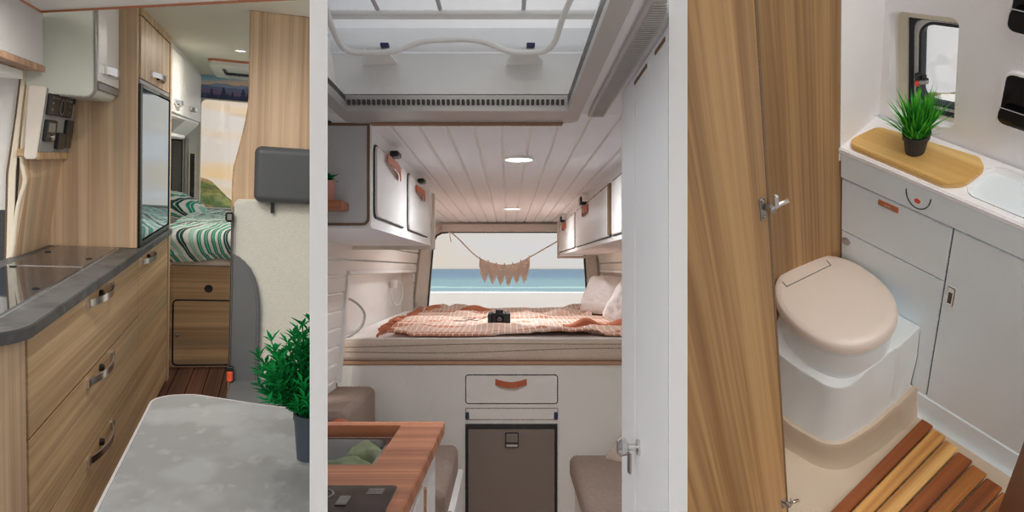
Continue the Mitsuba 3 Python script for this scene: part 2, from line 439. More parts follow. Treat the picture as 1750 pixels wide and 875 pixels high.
def bow_handle(parent, y0, y1, z, x0=0.0, h=.024, room=R, m='chrome'):
    L = y1 - y0; t = np.linspace(0, 1, 30); bow = .030 * np.sin(np.pi * np.clip((t - .05) / .9, 0, 1)) ** .8
    line = LineString(np.c_[x0 + .004 + bow, y0 + t * L]).buffer(.0026, cap_style='flat')
    feet = [sbox(x0, y0 - .004, x0 + .010, y0 + .030), sbox(x0, y1 - .030, x0 + .010, y1 + .004)]
    k = place(parent + '__handle', cat_([prism(line, 'z', z - h / 2, z + h / 2)] + [prism(f, 'z', z - h / 2 - .001, z + h / 2 + .001) for f in feet]), m, room, 30)
    place(k + '__button', disc((x0, (y0 + y1) / 2, z + .002), 'x', .013, .014, 20), 'black', room, 30)
    return k


for i, (z0, z1, zh) in enumerate(((.579, .846, .813), (.303, .573, .545), (.02, .297, .270))):
    d = place(K + '__drawer', plate('x', -.018, 0, sbox(-2.462, z0, -.909, z1)), 'wood_h', R)
    lab(d, ('topmost', 'middle', 'lowest')[i] + ' wood-grain drawer front')
    bow_handle(d, -1.86, -1.46, zh)
d = place(K + '__door', plate('x', -.018, 0, sbox(-.903, .02, .026, .846)), 'wood_h', R); lab(d, 'tall narrow wood-grain pull-out front')
bow_handle(d, -.835, -.475, .812)
col = Polygon([(-.36, -2.475), (-.002, -2.475), (-.002, -2.49)] + [(-.122 + .12 * math.cos(a), -2.49 - .12 * math.sin(a)) for a in np.linspace(0, np.pi / 2, 14)] + [(-.36, -2.61)])
lab(place(K + '__corner_post', prism(col, 'z', 0, .853), 'wood_v', R, 25), 'rounded pale wood end of the cabinet')
wt = Polygon([(-.372, -.912), (.022, -.912), (.022, -2.49)] + [(-.128 + .15 * math.cos(a), -2.49 - .15 * math.sin(a)) for a in np.linspace(0, np.pi / 2, 18)] + [(-.40, -2.64)])
place('worktop__slab', plate('z', .854, .886, wt, .003), 'worktop', R, 30)
place('worktop__edge_strip', bx(-.02, .022, -.912, .03, .854, .886, .003), 'worktop', R)
lab('worktop', 'dark grey stone-look worktop with a rounded corner on the kitchen cabinet', 'worktop')
place('hob__frame', plate('z', .886, .889, rr(-.318, -.066, -2.47, -.945, .015), .001), 'chrome', R)
a = place('hob__cover', plate('z', .889, .893, rr(-.311, -.073, -1.566, -.955, .008), .001), 'glass_dark', R); lab(a, 'rear smoked glass lid')
b = place('hob__cover', plate('z', .889, .893, rr(-.311, -.073, -2.46, -1.572, .008), .001), 'glass_dark', R); lab(b, 'front smoked glass lid')
for (cx, cy, k) in ((-.101, -1.348, a), (-.283, -1.18, a), (-.283, -1.60, b), (-.097, -2.033, b)):
    place(k + '__rubber_foot', lathe([[.004, 0], [.011, 0], [.011, .003], [.004, .003]], (cx, cy, .893), 'z', 20), 'black', R, 30)
place('hob__hinge_strip', bx(-.31, -.074, -1.571, -1.567, .889, .895), 'chrome', R)
lab('hob', 'two-part smoked glass hob cover with chrome frame in the grey worktop', 'hob')

# tall cabinet with fridge
TC = 'tall_cabinet'; lab(TC, 'tall wood-grain cabinet around the dark glass fridge, reaching to the ceiling', 'cabinet')
place(TC + '__side_panel', bx(-.46, -.003, -.925, -.905, .887, 1.93, .002), 'wood_v', R)
place(TC + '__end_panel', bx(-.46, .004, .034, .10, .887, 1.93, .002), 'wood_v', R)
place(K + '__end_panel', bx(-.46, .004, .034, .10, 0, .886, .002), 'wood_v', R)
place(TC + '__body', bx(-.46, -.03, -.904, .033, 1.62, 1.93), 'wood_v', R)
d = place(TC + '__door', plate('x', -.018, 0, sbox(-.86, 1.630, .024, 1.893)), 'wood_v', R); lab(d, 'wood-grain locker door above the fridge')
bow_handle(d, -.62, -.20, 1.672)
lab(place(TC + '__top_rail', bx(-.02, .004, -.86, .028, 1.898, 1.93, .002), 'wood_x', R), 'narrow wood rail under the ceiling')
lab(place(TC + '__rail', bx(-.03, -.002, -.86, .026, 1.606, 1.626, .002), 'alu', R), 'thin grey rail between locker door and fridge')
place('fridge__body', bx(-.44, -.02, -.90, .03, .89, 1.603), 'black', R)
place('fridge__door', plate('x', -.02, .002, rr(-.845, .018, .915, 1.585, .012), .002), 'fridge_glass', R)
place('fridge__frame', prism(sbox(-.895, .89, .028, 1.603).difference(sbox(-.850, .910, .023, 1.59)), 'x', -.02, .006), 'black', R)
place('fridge__hinge', bx(-.01, .012, -.84, -.40, 1.588, 1.600, .003), 'steel', R)
lab('fridge', 'tall fridge with dark mirror-like glass door in the wood cabinet', 'fridge')

# white overhead cabinet over the hob
OC = 'overhead_cabinet'; lab(OC, 'white overhead cabinet with rounded lower corner above the hob', 'cabinet')
fp = rounded([(-.312, 1.506), (-.085, 1.506), (-.085, 1.95), (-.312, 1.95)], .035)
place(OC + '__body', prism(fp.buffer(-.004), 'y', -1.31, -.93), 'cab_box', R, 30)
lab(place(OC + '__front_panel', plate('y', -1.31, -1.333, fp, .004), 'cab_box', R, 30), 'greenish white end panel with rounded corners')
lab(place(OC + '__edge_trim', prism(ring(fp, .006).intersection(sbox(-.2, 1.4, 0, 1.95)), 'y', -1.334, -1.312), 'trim_grey', R), 'grey edge trim')
d = place(OC + '__door', plate('x', -.084, -.074, sbox(-1.305, 1.570, -.93, 1.92), .002), 'cab_white', R); lab(d, 'white locker door')
bow_handle(d, -1.285, -.985, 1.617, -.074, .03)
lab(place(OC + '__lower_rail', bx(-.10, -.073, -1.30, -.93, 1.538, 1.565, .003), 'trim_grey', R), 'grey lower rail')

# locker of the cab on the far left, and the board across the top
CL = 'cab_locker'; lab(CL, 'white locker over the cab cut by the left edge of the picture', 'locker')
place(CL + '__body', bx(-.60, -.242, -2.0, -1.375, 1.600, 1.80, .003), 'soffit', R)
lab(place(CL + '__lower_trim', bx(-.60, -.236, -2.0, -1.37, 1.578, 1.600, .002), 'trim_wood', R), 'pale wood lower edge')
lab(place(CL + '__door_rail', bx(-.60, -.30, -2.0, -1.40, 1.545, 1.577, .002), 'white', R), 'white rail under the locker')
lab(place(CL + '__wood_rail', bx(-.52, -.32, -1.62, -1.33, 1.553, 1.569, .002), 'trim_wood', R), 'wood rail over the side door')
OB = 'overhead_board'; lab(OB, 'white board with orange-brown edge crossing the top of the galley', 'board')
hb = [(-.245, -1.395), (.49, -2.10), (.68, -2.28), (.72, -2.6), (.45, -2.45), (-.245, -1.85)]
place(OB + '__panel', prism(hb, 'z', 1.790, 1.815), 'white', R)
lab(place(OB + '__edge', cat_([prism(LineString(hb[:3]).buffer(.004, cap_style='flat'), 'z', 1.784, 1.82), prism(sbox(-.2455, -1.85, -.238, -1.395), 'z', 1.784, 1.792)]), 'trim_orange', R), 'orange-brown edge strip')

# control panel
CP = 'control_panel'; lab(CP, 'control box with display and sockets on the side wall beneath the white overhead cabinet', 'control panel')
fpoly = rounded([(-.318, 1.258), (-.278, 1.262), (-.240, 1.53), (-.298, 1.53)], .012)
lab(place(CP + '__front_panel', plate('y', -1.30, -1.345, fpoly, .003), 'white_warm', R, 30), 'white end panel')
_tilt = trimesh.transformations.rotation_matrix(.135, [0, 1, 0], [-.236, -1.1, 1.52])


def cplace(key, mesh, m, room, *a): return place(key, mesh.copy().apply_transform(_tilt), m, room, *a)


cplace(CP + '__body', prism([(-.312, 1.262), (-.242, 1.262), (-.240, 1.53), (-.296, 1.53)], 'y', -1.30, -.926), 'wood_x', R)
lab(cplace(CP + '__face_plate', bx(-.242, -.236, -1.335, -.93, 1.285, 1.525, .002), 'table_stone', R), 'grey face plate')
lab(cplace(CP + '__lower_board', bx(-.312, -.236, -1.33, -.926, 1.256, 1.285, .003), 'wood_x', R), 'wood lower edge')
r_ = cplace(CP + '__radio', bx(-.236, -.226, -1.335, -1.00, 1.428, 1.508, .004), 'black', R); lab(r_, 'black square radio unit')
cplace(r_ + '__dial', lathe([[.026, 0], [.030, 0], [.030, .003], [.026, .003]], (-.226, -1.165, 1.466), 'x', 28), 'lcd', R, 30)
for dy in (-1.29, -1.25, -1.22, -1.11, -1.07, -1.04):
    cplace(r_ + '__key', bx(-.2262, -.2245, dy - .010, dy + .010, 1.492, 1.498), 'lcd', R)
for dy, dz in ((-1.29, 1.45), (-1.29, 1.474), (-1.05, 1.45), (-1.05, 1.474)):
    cplace(r_ + '__key', disc((-.226, dy, dz), 'x', .005, .002, 12), 'lcd', R)
d_ = cplace(CP + '__display', bx(-.236, -.224, -1.39 + .06, -1.195, 1.328, 1.41, .004), 'black', R); lab(d_, 'black display unit with grey screen')
cplace(d_ + '__screen', bx(-.2245, -.2225, -1.31, -1.225, 1.365, 1.40), 'lcd', R)
cplace(d_ + '__knob', disc((-.224, -1.25, 1.345), 'x', .012, .008, 20), 'chrome', R, 30)
for y0, y1, z0, z1 in ((-1.16, -1.06, 1.30, 1.365), (-1.055, -.96, 1.305, 1.42)):
    lab(cplace(CP + '__switch', bx(-.236, -.222, y0, y1, z0, z1, .004), 'black', R), 'black socket')
lab(cplace(CP + '__round_socket', disc((-.236, -.962, 1.50), 'x', .012, .006, 20), 'black', R, 30), 'small round black socket')

# rear overhead cabinets
RC = 'rear_cabinet'; lab(RC, 'white two-door overhead cabinet above the foot of the patterned bed', 'cabinet')
place(RC + '__body', bx(-.42, -.02, .105, 1.76, 1.535, 1.93), 'cab_white', R)
for i, (y0, y1) in enumerate(((.112, .655), (.668, 1.752))):
    d = place(RC + '__door', plate('x', -.018, 0, sbox(y0, 1.538, y1, 1.885), .002), 'cab_white', R); lab(d, ('nearer', 'farther')[i] + ' white door')
    c = (.32, 1.06)[i]; bow_handle(d, c - .09, c + .20, 1.600, 0, .022)
sh = [(-.42, 1.535), (-.012, 1.535), (-.012, 1.520), (-.13, 1.40), (-.42, 1.40)]
lab(place(RC + '__lower_tray', prism(sh, 'y', .90, 1.75), 'cab_white', R), 'sloping underside')
lab(place(RC + '__shelf', cat_([bx(-.42, -.015, .105, .9, 1.40, 1.42, .003), bx(-.42, -.012, .105, .90, 1.518, 1.534, .002)]), 'cab_white', R), 'open white shelf')

# mural
MU = 'mural'; lab(MU, 'printed banner of purple mountains and fir trees above the back window', 'mural')
X0, X1, Z0, Z1, yb = -.036, .62, 1.748, 1.926, 2.119


def mural_fn(p, n, uv):
    q = KIT.local(p); t = dr.clip((q[2] - Z0) / (Z1 - Z0), 0, 1)
    c = mix(lin(220, 200, 214), lin(250, 214, 190), smoothstep(.45, .7, t)); return mix(c, lin(150, 196, 222), smoothstep(.72, 1.0, t + (q[0] - .2) * -.6))


mat('mural_sky', proc(mural_fn), .6)
for nm, c in (('mural_a', (158, 172, 208)), ('mural_b', (128, 138, 182)), ('mural_c', (146, 120, 160)), ('mural_d', (64, 74, 112)), ('mural_e', (92, 98, 142))): mat(nm, lin(*c), .7)
place(MU + '__sky', bx(X0, X1, yb - .006, yb, Z0, Z1), 'mural_sky', R)
xs = np.linspace(X0, X1, 60)
for i, (base, amp, f, s, m) in enumerate(((.64, .20, 9, 3, 'mural_a'), (.55, .18, 12, 8, 'mural_b'), (.42, .22, 8, 14, 'mural_c'), (.2, .1, 14, 20, 'mural_e'))):
    h = np.array([Z0 + (Z1 - Z0) * (base + amp * 1.6 * (meshkit.fbm(np.array([xx * f, s, 0.5]), 3, s) - .5)) for xx in xs])
    lab(place(MU + '__mountain_range', prism([(X0, Z0)] + list(zip(xs, h)) + [(X1, Z0)], 'y', yb - .007 - .001 * i, yb - .006 - .001 * i), m, R), ('farthest pale', 'middle blue', 'near purple', 'low dark')[i] + ' ridge')
for k in range(17):
    xx = X0 + .012 + k * .038 + rng.uniform(-.01, .01); h = rng.uniform(.035, .085) if k not in (4, 8, 12) else .10
    pts = [(xx, Z0 + h)] + [(xx + w * h * .32, Z0 + zz * h) for zz, w in ((.75, .35), (.72, .2), (.5, .65), (.46, .4), (.2, 1), (0, 1))]
    pts += [(2 * xx - a_, b_) for a_, b_ in pts[:0:-1]]
    place(MU + '__fir_tree', prism(Polygon(pts).intersection(sbox(X0, Z0, X1, Z1)), 'y', yb - .0115, yb - .0105), 'mural_d', R)

# roof vent, spot
RV = 'roof_vent'; lab(RV, 'white framed roof vent in the galley ceiling before the mural', 'roof vent')
vo = rounded([(.125, .86), (.52, .86), (.52, 1.83), (.10, 1.83)], .04); vi = rounded([(.185, 1.10), (.50, 1.10), (.50, 1.70), (.175, 1.70)], .03)
place(RV + '__frame', prism(vo.difference(vi), 'z', 1.892, 1.93), 'cab_white', R)
lab(place(RV + '__edge', prism(vo.buffer(.004).difference(vo.buffer(-.012)), 'z', 1.915, 1.93), 'trim_orange', R), 'orange-brown rim')
lab(place(RV + '__pane', prism(vi, 'z', 1.924, 1.929), 'white', R), 'pale pane'); lab(place(RV + '__seal', prism(vi.difference(vi.buffer(-.012)), 'z', 1.905, 1.923), 'line_dark', R), 'dark seal')
SPOTS = [(.350, .29, 1.93, 'small warm round spotlight in the galley ceiling just before the roof vent'), (.12, -2.05, 1.789, 'small round spotlight under the white overhead board, left one'), (.33, -2.20, 1.789, 'small round spotlight under the white overhead board, right one')]
for sx_, sy_, sz_, l in SPOTS:
    CLT = numbered('ceiling_spotlight'); place(CLT + '__ring', lathe([[.026, 0], [.034, 0], [.034, -.006], [.026, -.006]], (sx_, sy_, sz_), 'z', 28), 'white', R, 30)
    scene[CLT + '__lamp'] = dict(mikit.ply(trimesh.Trimesh(R.W(np.c_[sx_ + .026 * np.cos(np.arange(24) * np.pi / 12), sy_ + .026 * np.sin(np.arange(24) * np.pi / 12), np.full(24, sz_ - .004)]), [[0, i + 1, i] for i in range(1, 23)], process=False), 'mat_white'), emitter={'type': 'area', 'radiance': {'type': 'rgb', 'value': [(125, 90)[sz_ < 1.9], (115, 84)[sz_ < 1.9], (100, 76)[sz_ < 1.9]]}})
    lab(CLT, l, 'lamp')

# rear side windows
for nm, x0, x1, z0, z1, m, l in (('window_2', -.262, -.150, .92, 1.42, 'white_warm', 'white framed side window left of the bed'), ('window_3', -.118, -.060, .93, 1.31, 'cream', 'small dark framed window in the rear pillar')):
    place(nm, prism(sbox(x0, z0, x1, z1).difference(sbox(x0 + .012, z0 + .015, x1 - .012, z1 - .015)), 'y', 2.085, 2.12), m, R); lab(nm, l, kind='structure')
    place(nm + '__seal', prism(sbox(x0 + .012, z0 + .015, x1 - .012, z1 - .015).difference(sbox(x0 + .020, z0 + .03, x1 - .020, z1 - .03)), 'y', 2.092, 2.118), 'rubber', R)
    lab(place(nm + '__blind', bx(x0 + .02, x1 - .02, 2.10, 2.118, z0 + .03, z1 - .03), 'trim_grey' if nm == 'window_2' else 'glass_dark', R), 'grey pane')
lab(place('trim_2', bx(-.30, -.262, 2.06, 2.12, .88, 1.46, .004), 'rubber', R), 'blue grey strip beside the rear window', kind='structure')
place('trim_3', bx(-.145, -.122, 2.05, 2.12, .85, 1.42, .006), 'alu', R); lab('trim_3', 'grey upright in the rear corner', kind='structure')

# bed
BB = 'under_bed_cabinet'; lab(BB, 'wood-grain bed base with a small door and round black vent', 'bed base')
dp = rr(-.012, .60, .008, .425, .03)
place(BB + '__body', bx(-.03, .85, .365, 2.08, 0, .625), 'wood_x', R); place(BB + '__panel', prism(sbox(-.03, 0, .85, .63).difference(dp), 'y', .345, .365), 'wood_x', R)
lab(place(BB + '__seal', prism(dp.difference(dp.buffer(-.011)), 'y', .343, .366), 'black', R), 'black door seal')
d = place(BB + '__door', plate('y', .366, .342, dp.buffer(-.008), .002), 'wood_x', R); lab(d, 'small door with rounded corner')
place(d + '__knob', lathe([[0, .022], [.007, .021], [.012, .014], [.011, .007], [.006, .004], [.006, 0], [0, 0]], (0, 0, 0), 'z', 20).apply_transform(trimesh.transformations.rotation_matrix(math.pi / 2, [1, 0, 0])).apply_translation([.020, .342, .207]), 'steel', R, 30)
v_ = place(BB + '__vent', lathe([[0, 0], [.023, 0], [.023, .006], [.019, .008], [0, .006]], (0, 0, 0), 'z', 32).apply_transform(trimesh.transformations.rotation_matrix(math.pi / 2, [1, 0, 0])).apply_translation([.193, .345, .495]), 'black', R, 30); lab(v_, 'round black vent')
place('mattress', soft(-.03, .85, .36, 2.07, .628, .79, .02), 'white_warm', R, 30); lab('mattress', 'pale mattress edge showing under the green patterned duvet', 'mattress')
prof = np.array([(.322, .630), (.300, .69), (.292, .75), (.300, .81), (.34, .845), (.42, .862), (.60, .868), (.9, .862), (1.2, .86), (1.5, .858), (1.8, .857), (2.06, .85)])
from scipy.interpolate import CubicSpline
tt = np.r_[0, np.cumsum(np.linalg.norm(np.diff(prof, axis=0), axis=1))]; PS = CubicSpline(tt, prof)(np.r_[np.linspace(0, .3, 40), np.linspace(.31, tt[-1], 90)])
xs = np.linspace(-.045, .85, 110); G = np.zeros((len(PS), len(xs), 3)); G[..., 0] = xs[None]; G[..., 1] = PS[:, :1]; G[..., 2] = PS[:, 1:]
nz = meshkit.fbm(np.stack([G[..., 0] * 7, G[..., 1] * 4 - G[..., 2] * 5, G[..., 0] * 0 + 2], -1), 4, 5) - .5; nf = np.sin(G[..., 0] * 38 + G[..., 2] * 30 + nz * 9) * np.clip((.84 - G[..., 2]) / .15, 0, 1)
G[..., 2] += nz * .045 * np.clip((G[..., 1] - .3) * 6, .1, 1); G[..., 1] += -nf * .006
hem = np.clip((.72 - PS[:, 1]) / .06, 0, 1)[:, None] * (PS[:, 0] < .33)[:, None]; G[..., 2] += hem * (.030 * np.sin(xs * 5 + 1)[None] + .03 * (xs[None] > .12) * np.clip((xs[None] - .12) * 8, 0, 1))
place('duvet', sheet(G, .012), 'duvet', R, True); lab('duvet', 'green, teal and white leaf patterned duvet hanging over the bed base', 'duvet')
place('pillow', pillow_mesh((-.19, 1.75, .905), (.20, .26, .09), (.15, .1, .5), seed=4), 'duvet', R, True); lab('pillow', 'leaf patterned pillow at the far left corner of the galley van bed', 'pillow')

# bulkhead panel
BP = 'bulkhead_panel'
bp = Polygon([(.456, 1.929), (.458, 1.576), (.456, 1.534), (.448, 1.475), (.435, 1.408), (.421, 1.345), (.405, 1.281), (.400, 1.222), (.400, 0), (.86, 0), (.86, 1.929)])
place(BP + '__panel', plate('y', -1.083, -1.102, bp, .002), 'wood_v', R, 20); lab(BP, 'tall wood-grain bulkhead panel with a curved edge behind the seat', 'panel')
lab(place(BP + '__edge', prism(LineString(list(bp.exterior.coords)[:9]).buffer(.0025, cap_style='flat'), 'y', -1.104, -1.081), 'wood_x', R), 'thin edge band')

# seat
ST = 'bench_seat'; lab(ST, 'bench seat with pale fabric back and grey leather bolster before the wood panel', 'seat')
sb = rounded([(.415, .30), (.415, 1.138), (.80, 1.155), (.80, .30)], .018)
place(ST + '__backrest', cat_([prism(sb, 'y', -1.226, -1.108), plate('y', -1.226, -1.239, sb.buffer(-.004), .008)]), 'seat_light', R, 30); lab(ST + '__backrest', 'pale grey fabric back')
lab(place(ST + '__shell', bx(.407, .417, -1.226, -1.104, .30, 1.113, .004), 'trim_grey', R), 'grey back shell edge')
bol = Polygon([(.417, .34), (.417, .915), (.439, .906), (.464, .885), (.488, .856), (.507, .818), (.519, .776), (.527, .725), (.530, .675), (.532, .34)])
place(ST + '__bolster', cat_([prism(bol, 'y', -1.264, -1.226), prism(bol.buffer(-.006), 'y', -1.271, -1.264), prism(bol.buffer(-.016), 'y', -1.275, -1.271)]), 'leather_grey', R, 30); lab(ST + '__bolster', 'grey leather side bolster')
place(ST + '__cushion', soft(.410, .80, -1.61, -1.24, .26, .38, .022), 'leather_grey', R, 30); lab(ST + '__cushion', 'grey leather seat cushion')
place(ST + '__plinth', bx(.439, .80, -1.58, -1.11, 0.001, .335), 'dark_grey', R)
place(ST + '__headrest', soft(.493, .80, -1.312, -1.235, 1.140, 1.369, .030), 'headrest', R, 30); lab(ST + '__headrest', 'dark grey leather headrest')
place(ST + '__headrest_rail', bx(.56, .575, -1.26, -1.247, 1.096, 1.16), 'black', R)
SBT = 'seat_belt'; lab(SBT, 'black seat belt guide on the pale seat back, orange buckle below', 'seat belt')
place(SBT + '__guide', bx(.384, .416, -1.277, -1.238, 1.052, 1.091, .007), 'black', R); place(SBT + '__guide_plate', bx(.391, .410, -1.280, -1.277, 1.059, 1.085, .003), 'trim_grey', R)
place(SBT + '__strap', bx(.4065, .4098, -1.273, -1.243, .44, 1.054), 'dark_grey', R)
lab(place(SBT + '__buckle', bx(.404, .427, -1.311, -1.285, .384, .432, .005), 'orange', R), 'orange buckle'); place(SBT + '__socket', bx(.402, .429, -1.311, -1.285, .429, .449, .003), 'black', R)

# table with plant
tp = rounded([(.312, -3.45), (.308, -2.565), (.40, -2.56), (.56, -2.655), (.69, -2.72), (.715, -3.45)], .055)
place('table__top', plate('z', .690, .720, tp, .003), 'table_stone', R, 30); place('table__rim', prism(tp.buffer(.004).difference(tp.buffer(-.002)), 'z', .688, .7195), 'alu', R, 30)
place('table__leg', lathe([[0, 0], [.16, 0], [.16, .012], [.03, .02], [.03, .69], [0, .69]], (.50, -3.05, 0), 'z', 32), 'steel', R, 30)
lab('table', 'grey stone-look table with rounded corner in the foreground by the potted plant', 'table')
PC = np.array([.672, -3.02, .72])
PL = 'potted_plant'; lab(PL, 'bushy green plastic plant in a small dark blue pot on the grey table', 'potted plant')
place(PL + '__pot', lathe([[0, 0], [.028, 0], [.036, .085], [.038, .085], [.038, .097], [.033, .097], [.031, .08], [0, .08]], PC, 'z', 40), 'pot_blue', R, 30)
place(PL + '__soil', disc(PC + [0, 0, .08], 'z', .031, .006, 24), 'soil', R)


def leaf(base, dirv, L, w, bend=.3):
    dirv = dirv / np.linalg.norm(dirv); s = np.cross(dirv, [0, 0, 1.0]); s /= max(np.linalg.norm(s), 1e-6); up = np.cross(s, dirv)
    P = [base, base + dirv * L * .5 + s * w / 2 + up * w * .2, base + dirv * L * .55 + up * w * bend * -.2, base + dirv * L * .5 - s * w / 2 + up * w * .2, base + dirv * L - up * w * bend]
    return np.array(P), np.array([[0, 1, 2], [0, 2, 3], [1, 4, 2], [2, 4, 3]])


def joined(parts):
    V, F, o = [], [], 0
    for v, f in parts: V.append(v); F.append(f + o); o += len(v)
    return trimesh.Trimesh(np.vstack(V), np.vstack(F), process=False)


for k in range(70):
    a = rng.uniform(0, 2 * np.pi); lean = rng.uniform(.05, 1.15); L = rng.uniform(.09, .20) * (1.15 - .25 * lean)
    d = np.array([math.cos(a) * math.sin(lean), math.sin(a) * math.sin(lean) * .8, math.cos(lean) + .15]); d /= np.linalg.norm(d)
    if d[0] > .12: d[0] = rng.uniform(-.9, .1); d /= np.linalg.norm(d)
    base = PC + [rng.uniform(-.02, .012), rng.uniform(-.02, .02), .085]; parts = []
    for t in np.linspace(.25, 1, 7):
        c = base + d * L * t + np.array([0, 0, -.03]) * t * t * lean
        for q in range(4):
            b = a + q * 1.57 + t * 5; dd = d * .7 + np.array([math.cos(b), math.sin(b), rng.uniform(-.2, .5)]) * .8
            parts.append(leaf(c, dd, rng.uniform(.022, .034), rng.uniform(.007, .011)))
    me = joined(parts); st_ = tube([base, base + d * L * .5, base + d * L + np.array([0, 0, -.03]) * lean], .0012, 5); me = cat_([me, st_]); lim = me.vertices[:, 0] > PC[0] + .012
    me.vertices[lim, 0] = PC[0] + .012 + (me.vertices[lim, 0] - PC[0] - .012) * .1
    place(PL + '__sprig', me, 'leaf_a' if k % 3 else 'leaf_b', R)

# hillside outside the back window
def hill(name, cx, cy, sx, sy, z0, z1, seed, label, m='hill'):
    u, v = np.meshgrid(np.linspace(-1, 1, 130), np.linspace(-1, 1, 60), indexing='ij')
    h = np.exp(-(u * 1.6) ** 2) * np.exp(-(v * 1.6) ** 2); P = np.stack([cx + u * sx, cy + v * sy, u * 0], -1)
    P[..., 2] = z0 + (z1 - z0) * h + (meshkit.fbm(np.stack([P[..., 0] * 1.2, P[..., 1] * 1.2, u * 0], -1), 5, seed) - .5) * .55 * (h > .03) * min(1, h.max())
    place(name, sheet(P, .3), m, WORLD, True); lab(name, label, 'hill')


hill('hill', -7.2, 14.5, 7.0, 6.0, -.6, 3.45, 5, 'green scrubby hillside seen through the back window of the galley van')

# ================================================================== BED VAN (middle) : coordinates from the eye
R = BED
CZ = .332
place('ceiling_001', bx(-.75, .75, 1.62, 5.6, CZ + .006, CZ + .03), 'white', R); lab('ceiling_001', 'backing of the white plank ceiling', kind='structure')
k = -10
while True:
    x0 = -.013 + k * .0655
    if x0 > .70: break
    if x0 > -.72: place('ceiling_001__plank', bx(x0 + .0032, x0 + .0623, 1.63, 5.5, CZ, CZ + .0068, .0045), 'ceil_plank', R)
    k += 1
place('ceiling_front', cat_([bx(-.75, -.335, .85, 1.63, CZ, CZ + .03), bx(.135, .75, .85, 1.63, CZ, CZ + .03)]), 'ceil_plank', R); lab('ceiling_front', 'white ceiling around the roof hatch', kind='structure')
wx = lambda z: .66 - .10 * min(z + .02, 0) if z < -.02 else .66 - .18 * (z + .02)
# left wall: shiplap planks, alcove
al = (3.15, 5.33, -.43, -.025)


def side_wall(name, sg, y_near, label):
    place(name, bx(sg * .80, sg * .83, y_near, 5.5, -1.4, CZ), 'white', R); lab(name, label, kind='structure')
    zj = [CZ - .0, .25, .18, .108, .036, -.03, -.10, -.17, -.24, -.315, -.385, -.455, -.525, -.6]
    for z1, z0 in zip(zj[:-1], zj[1:]):
        for (y0, y1) in ([(y_near, al[0] - .02), (al[1] + .0, 5.46)] if z0 < al[3] - .01 else [(y_near, 5.46)]):
            if y1 - y0 < .02: continue
            a, b = wx(z0 + .004), wx(z1 - .004)
            poly = Polygon([(sg * (a + .004), z0 + .003), (sg * a, z0 + .007), (sg * b, z1 - .007), (sg * (b + .004), z1 - .003), (sg * (b + .014), z1 - .003), (sg * (a + .014), z0 + .003)])
            place(name + '__plank', prism(poly, 'y', y0, y1), 'shiplap', R)
    place(name + '__alcove_back', bx(sg * .745, sg * .76, al[0], al[1] + .02, -.45, al[3] + .02), 'white', R)
    place(name + '__alcove_side', bx(sg * .665, sg * .75, al[1], al[1] + .02, -.45, al[3]), 'white_warm', R)
    place(name + '__alcove_top', bx(sg * .655, sg * .75, al[0], al[1] + .02, al[3], al[3] + .014), 'white', R)


side_wall('wall_left_001', -1, 2.7, 'white plank wall left of the rear bed'); side_wall('wall_right_001', 1, 2.3, 'white plank wall right of the rear bed')
fr = cat_([prism([(-.652, -.008), (-.668, -.008), (-.712, -.47), (-.690, -.47)], 'y', 3.115, 3.155), bx(-.668, -.645, 3.12, 5.35, -.026, -.008, .003)])
place('trim_4', fr, 'white', R); lab('trim_4', 'white frame of the alcove beside the bed', kind='structure')
place('trim_5', bx(.645, .668, 3.12, 5.35, -.026, -.008, .003), 'white', R); lab('trim_5', 'white rail of the alcove on the right', kind='structure')
# rear wall, window
wo = Polygon([(-.585, -.42), (-.5785, -.298), (-.5366, .190), (-.515, .235), (-.48, .255), (-.42, .262), (.42, .262), (.50, .255), (.53, .225), (.545, .17), (.574, -.298), (.58, -.42)])
place('wall_back_001', prism(sbox(-.83, -1.4, .83, CZ + .03).difference(wo), 'y', 5.46, 5.56), 'white_warm', R); lab('wall_back_001', 'cream rear pillars and header around the sea view', kind='structure')
place('window_4', prism(ring(wo, .004).union(wo.difference(wo.buffer(-.006))), 'y', 5.455, 5.475), 'line_dark', R); lab('window_4', 'open rear window looking out on the beach', kind='structure')
place('trim_6', cat_([bx(-.47, .47, 5.40, 5.46, .262, .318, .006), prism([(-.68, -.36), (-.60, -.36), (-.555, .19), (-.53, .25), (-.47, .30), (-.60, .30)], 'y', 5.42, 5.46), prism([(.68, -.36), (.60, -.36), (.555, .19), (.53, .25), (.47, .30), (.60, .30)], 'y', 5.42, 5.46)]), 'white_warm', R); lab('trim_6', 'cream header and pillar covers round the rear window', kind='structure')
# outside
ground('beach', bx(-80, 80, -60, 62, -.7, -.5), 'sand', 'pale sand beach behind the vans'); lab('beach', kind='structure')
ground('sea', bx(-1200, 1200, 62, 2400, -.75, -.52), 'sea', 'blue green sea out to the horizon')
def surf(cx, cy, L, h, seed):
    u = np.linspace(-1, 1, 160); v = np.linspace(-1, 1, 12); U, Vv = np.meshgrid(u, v, indexing='ij')
    P = np.stack([cx + U * L, cy + Vv * (1.2 + .5 * np.sin(U * 9 + seed)) + np.sin(U * 6 + seed) * 1.0, -.52 + h * np.clip(1 - Vv ** 2, 0, 1) * np.clip(1 - U ** 2, 0, 1) ** .3 * (.75 + .5 * meshkit.noise(np.stack([U * 20, Vv, U * 0 + seed], -1), seed))], -1); return sheet(P, .02)


for i, (cx, cy, L, h) in enumerate(((0, 63.5, 40, .06), (-8, 80, 24, .14))):
    place('sea__breaking_wave', surf(cx, cy, L, h, i + 2), ('foam', 'wave')[i], WORLD, True)

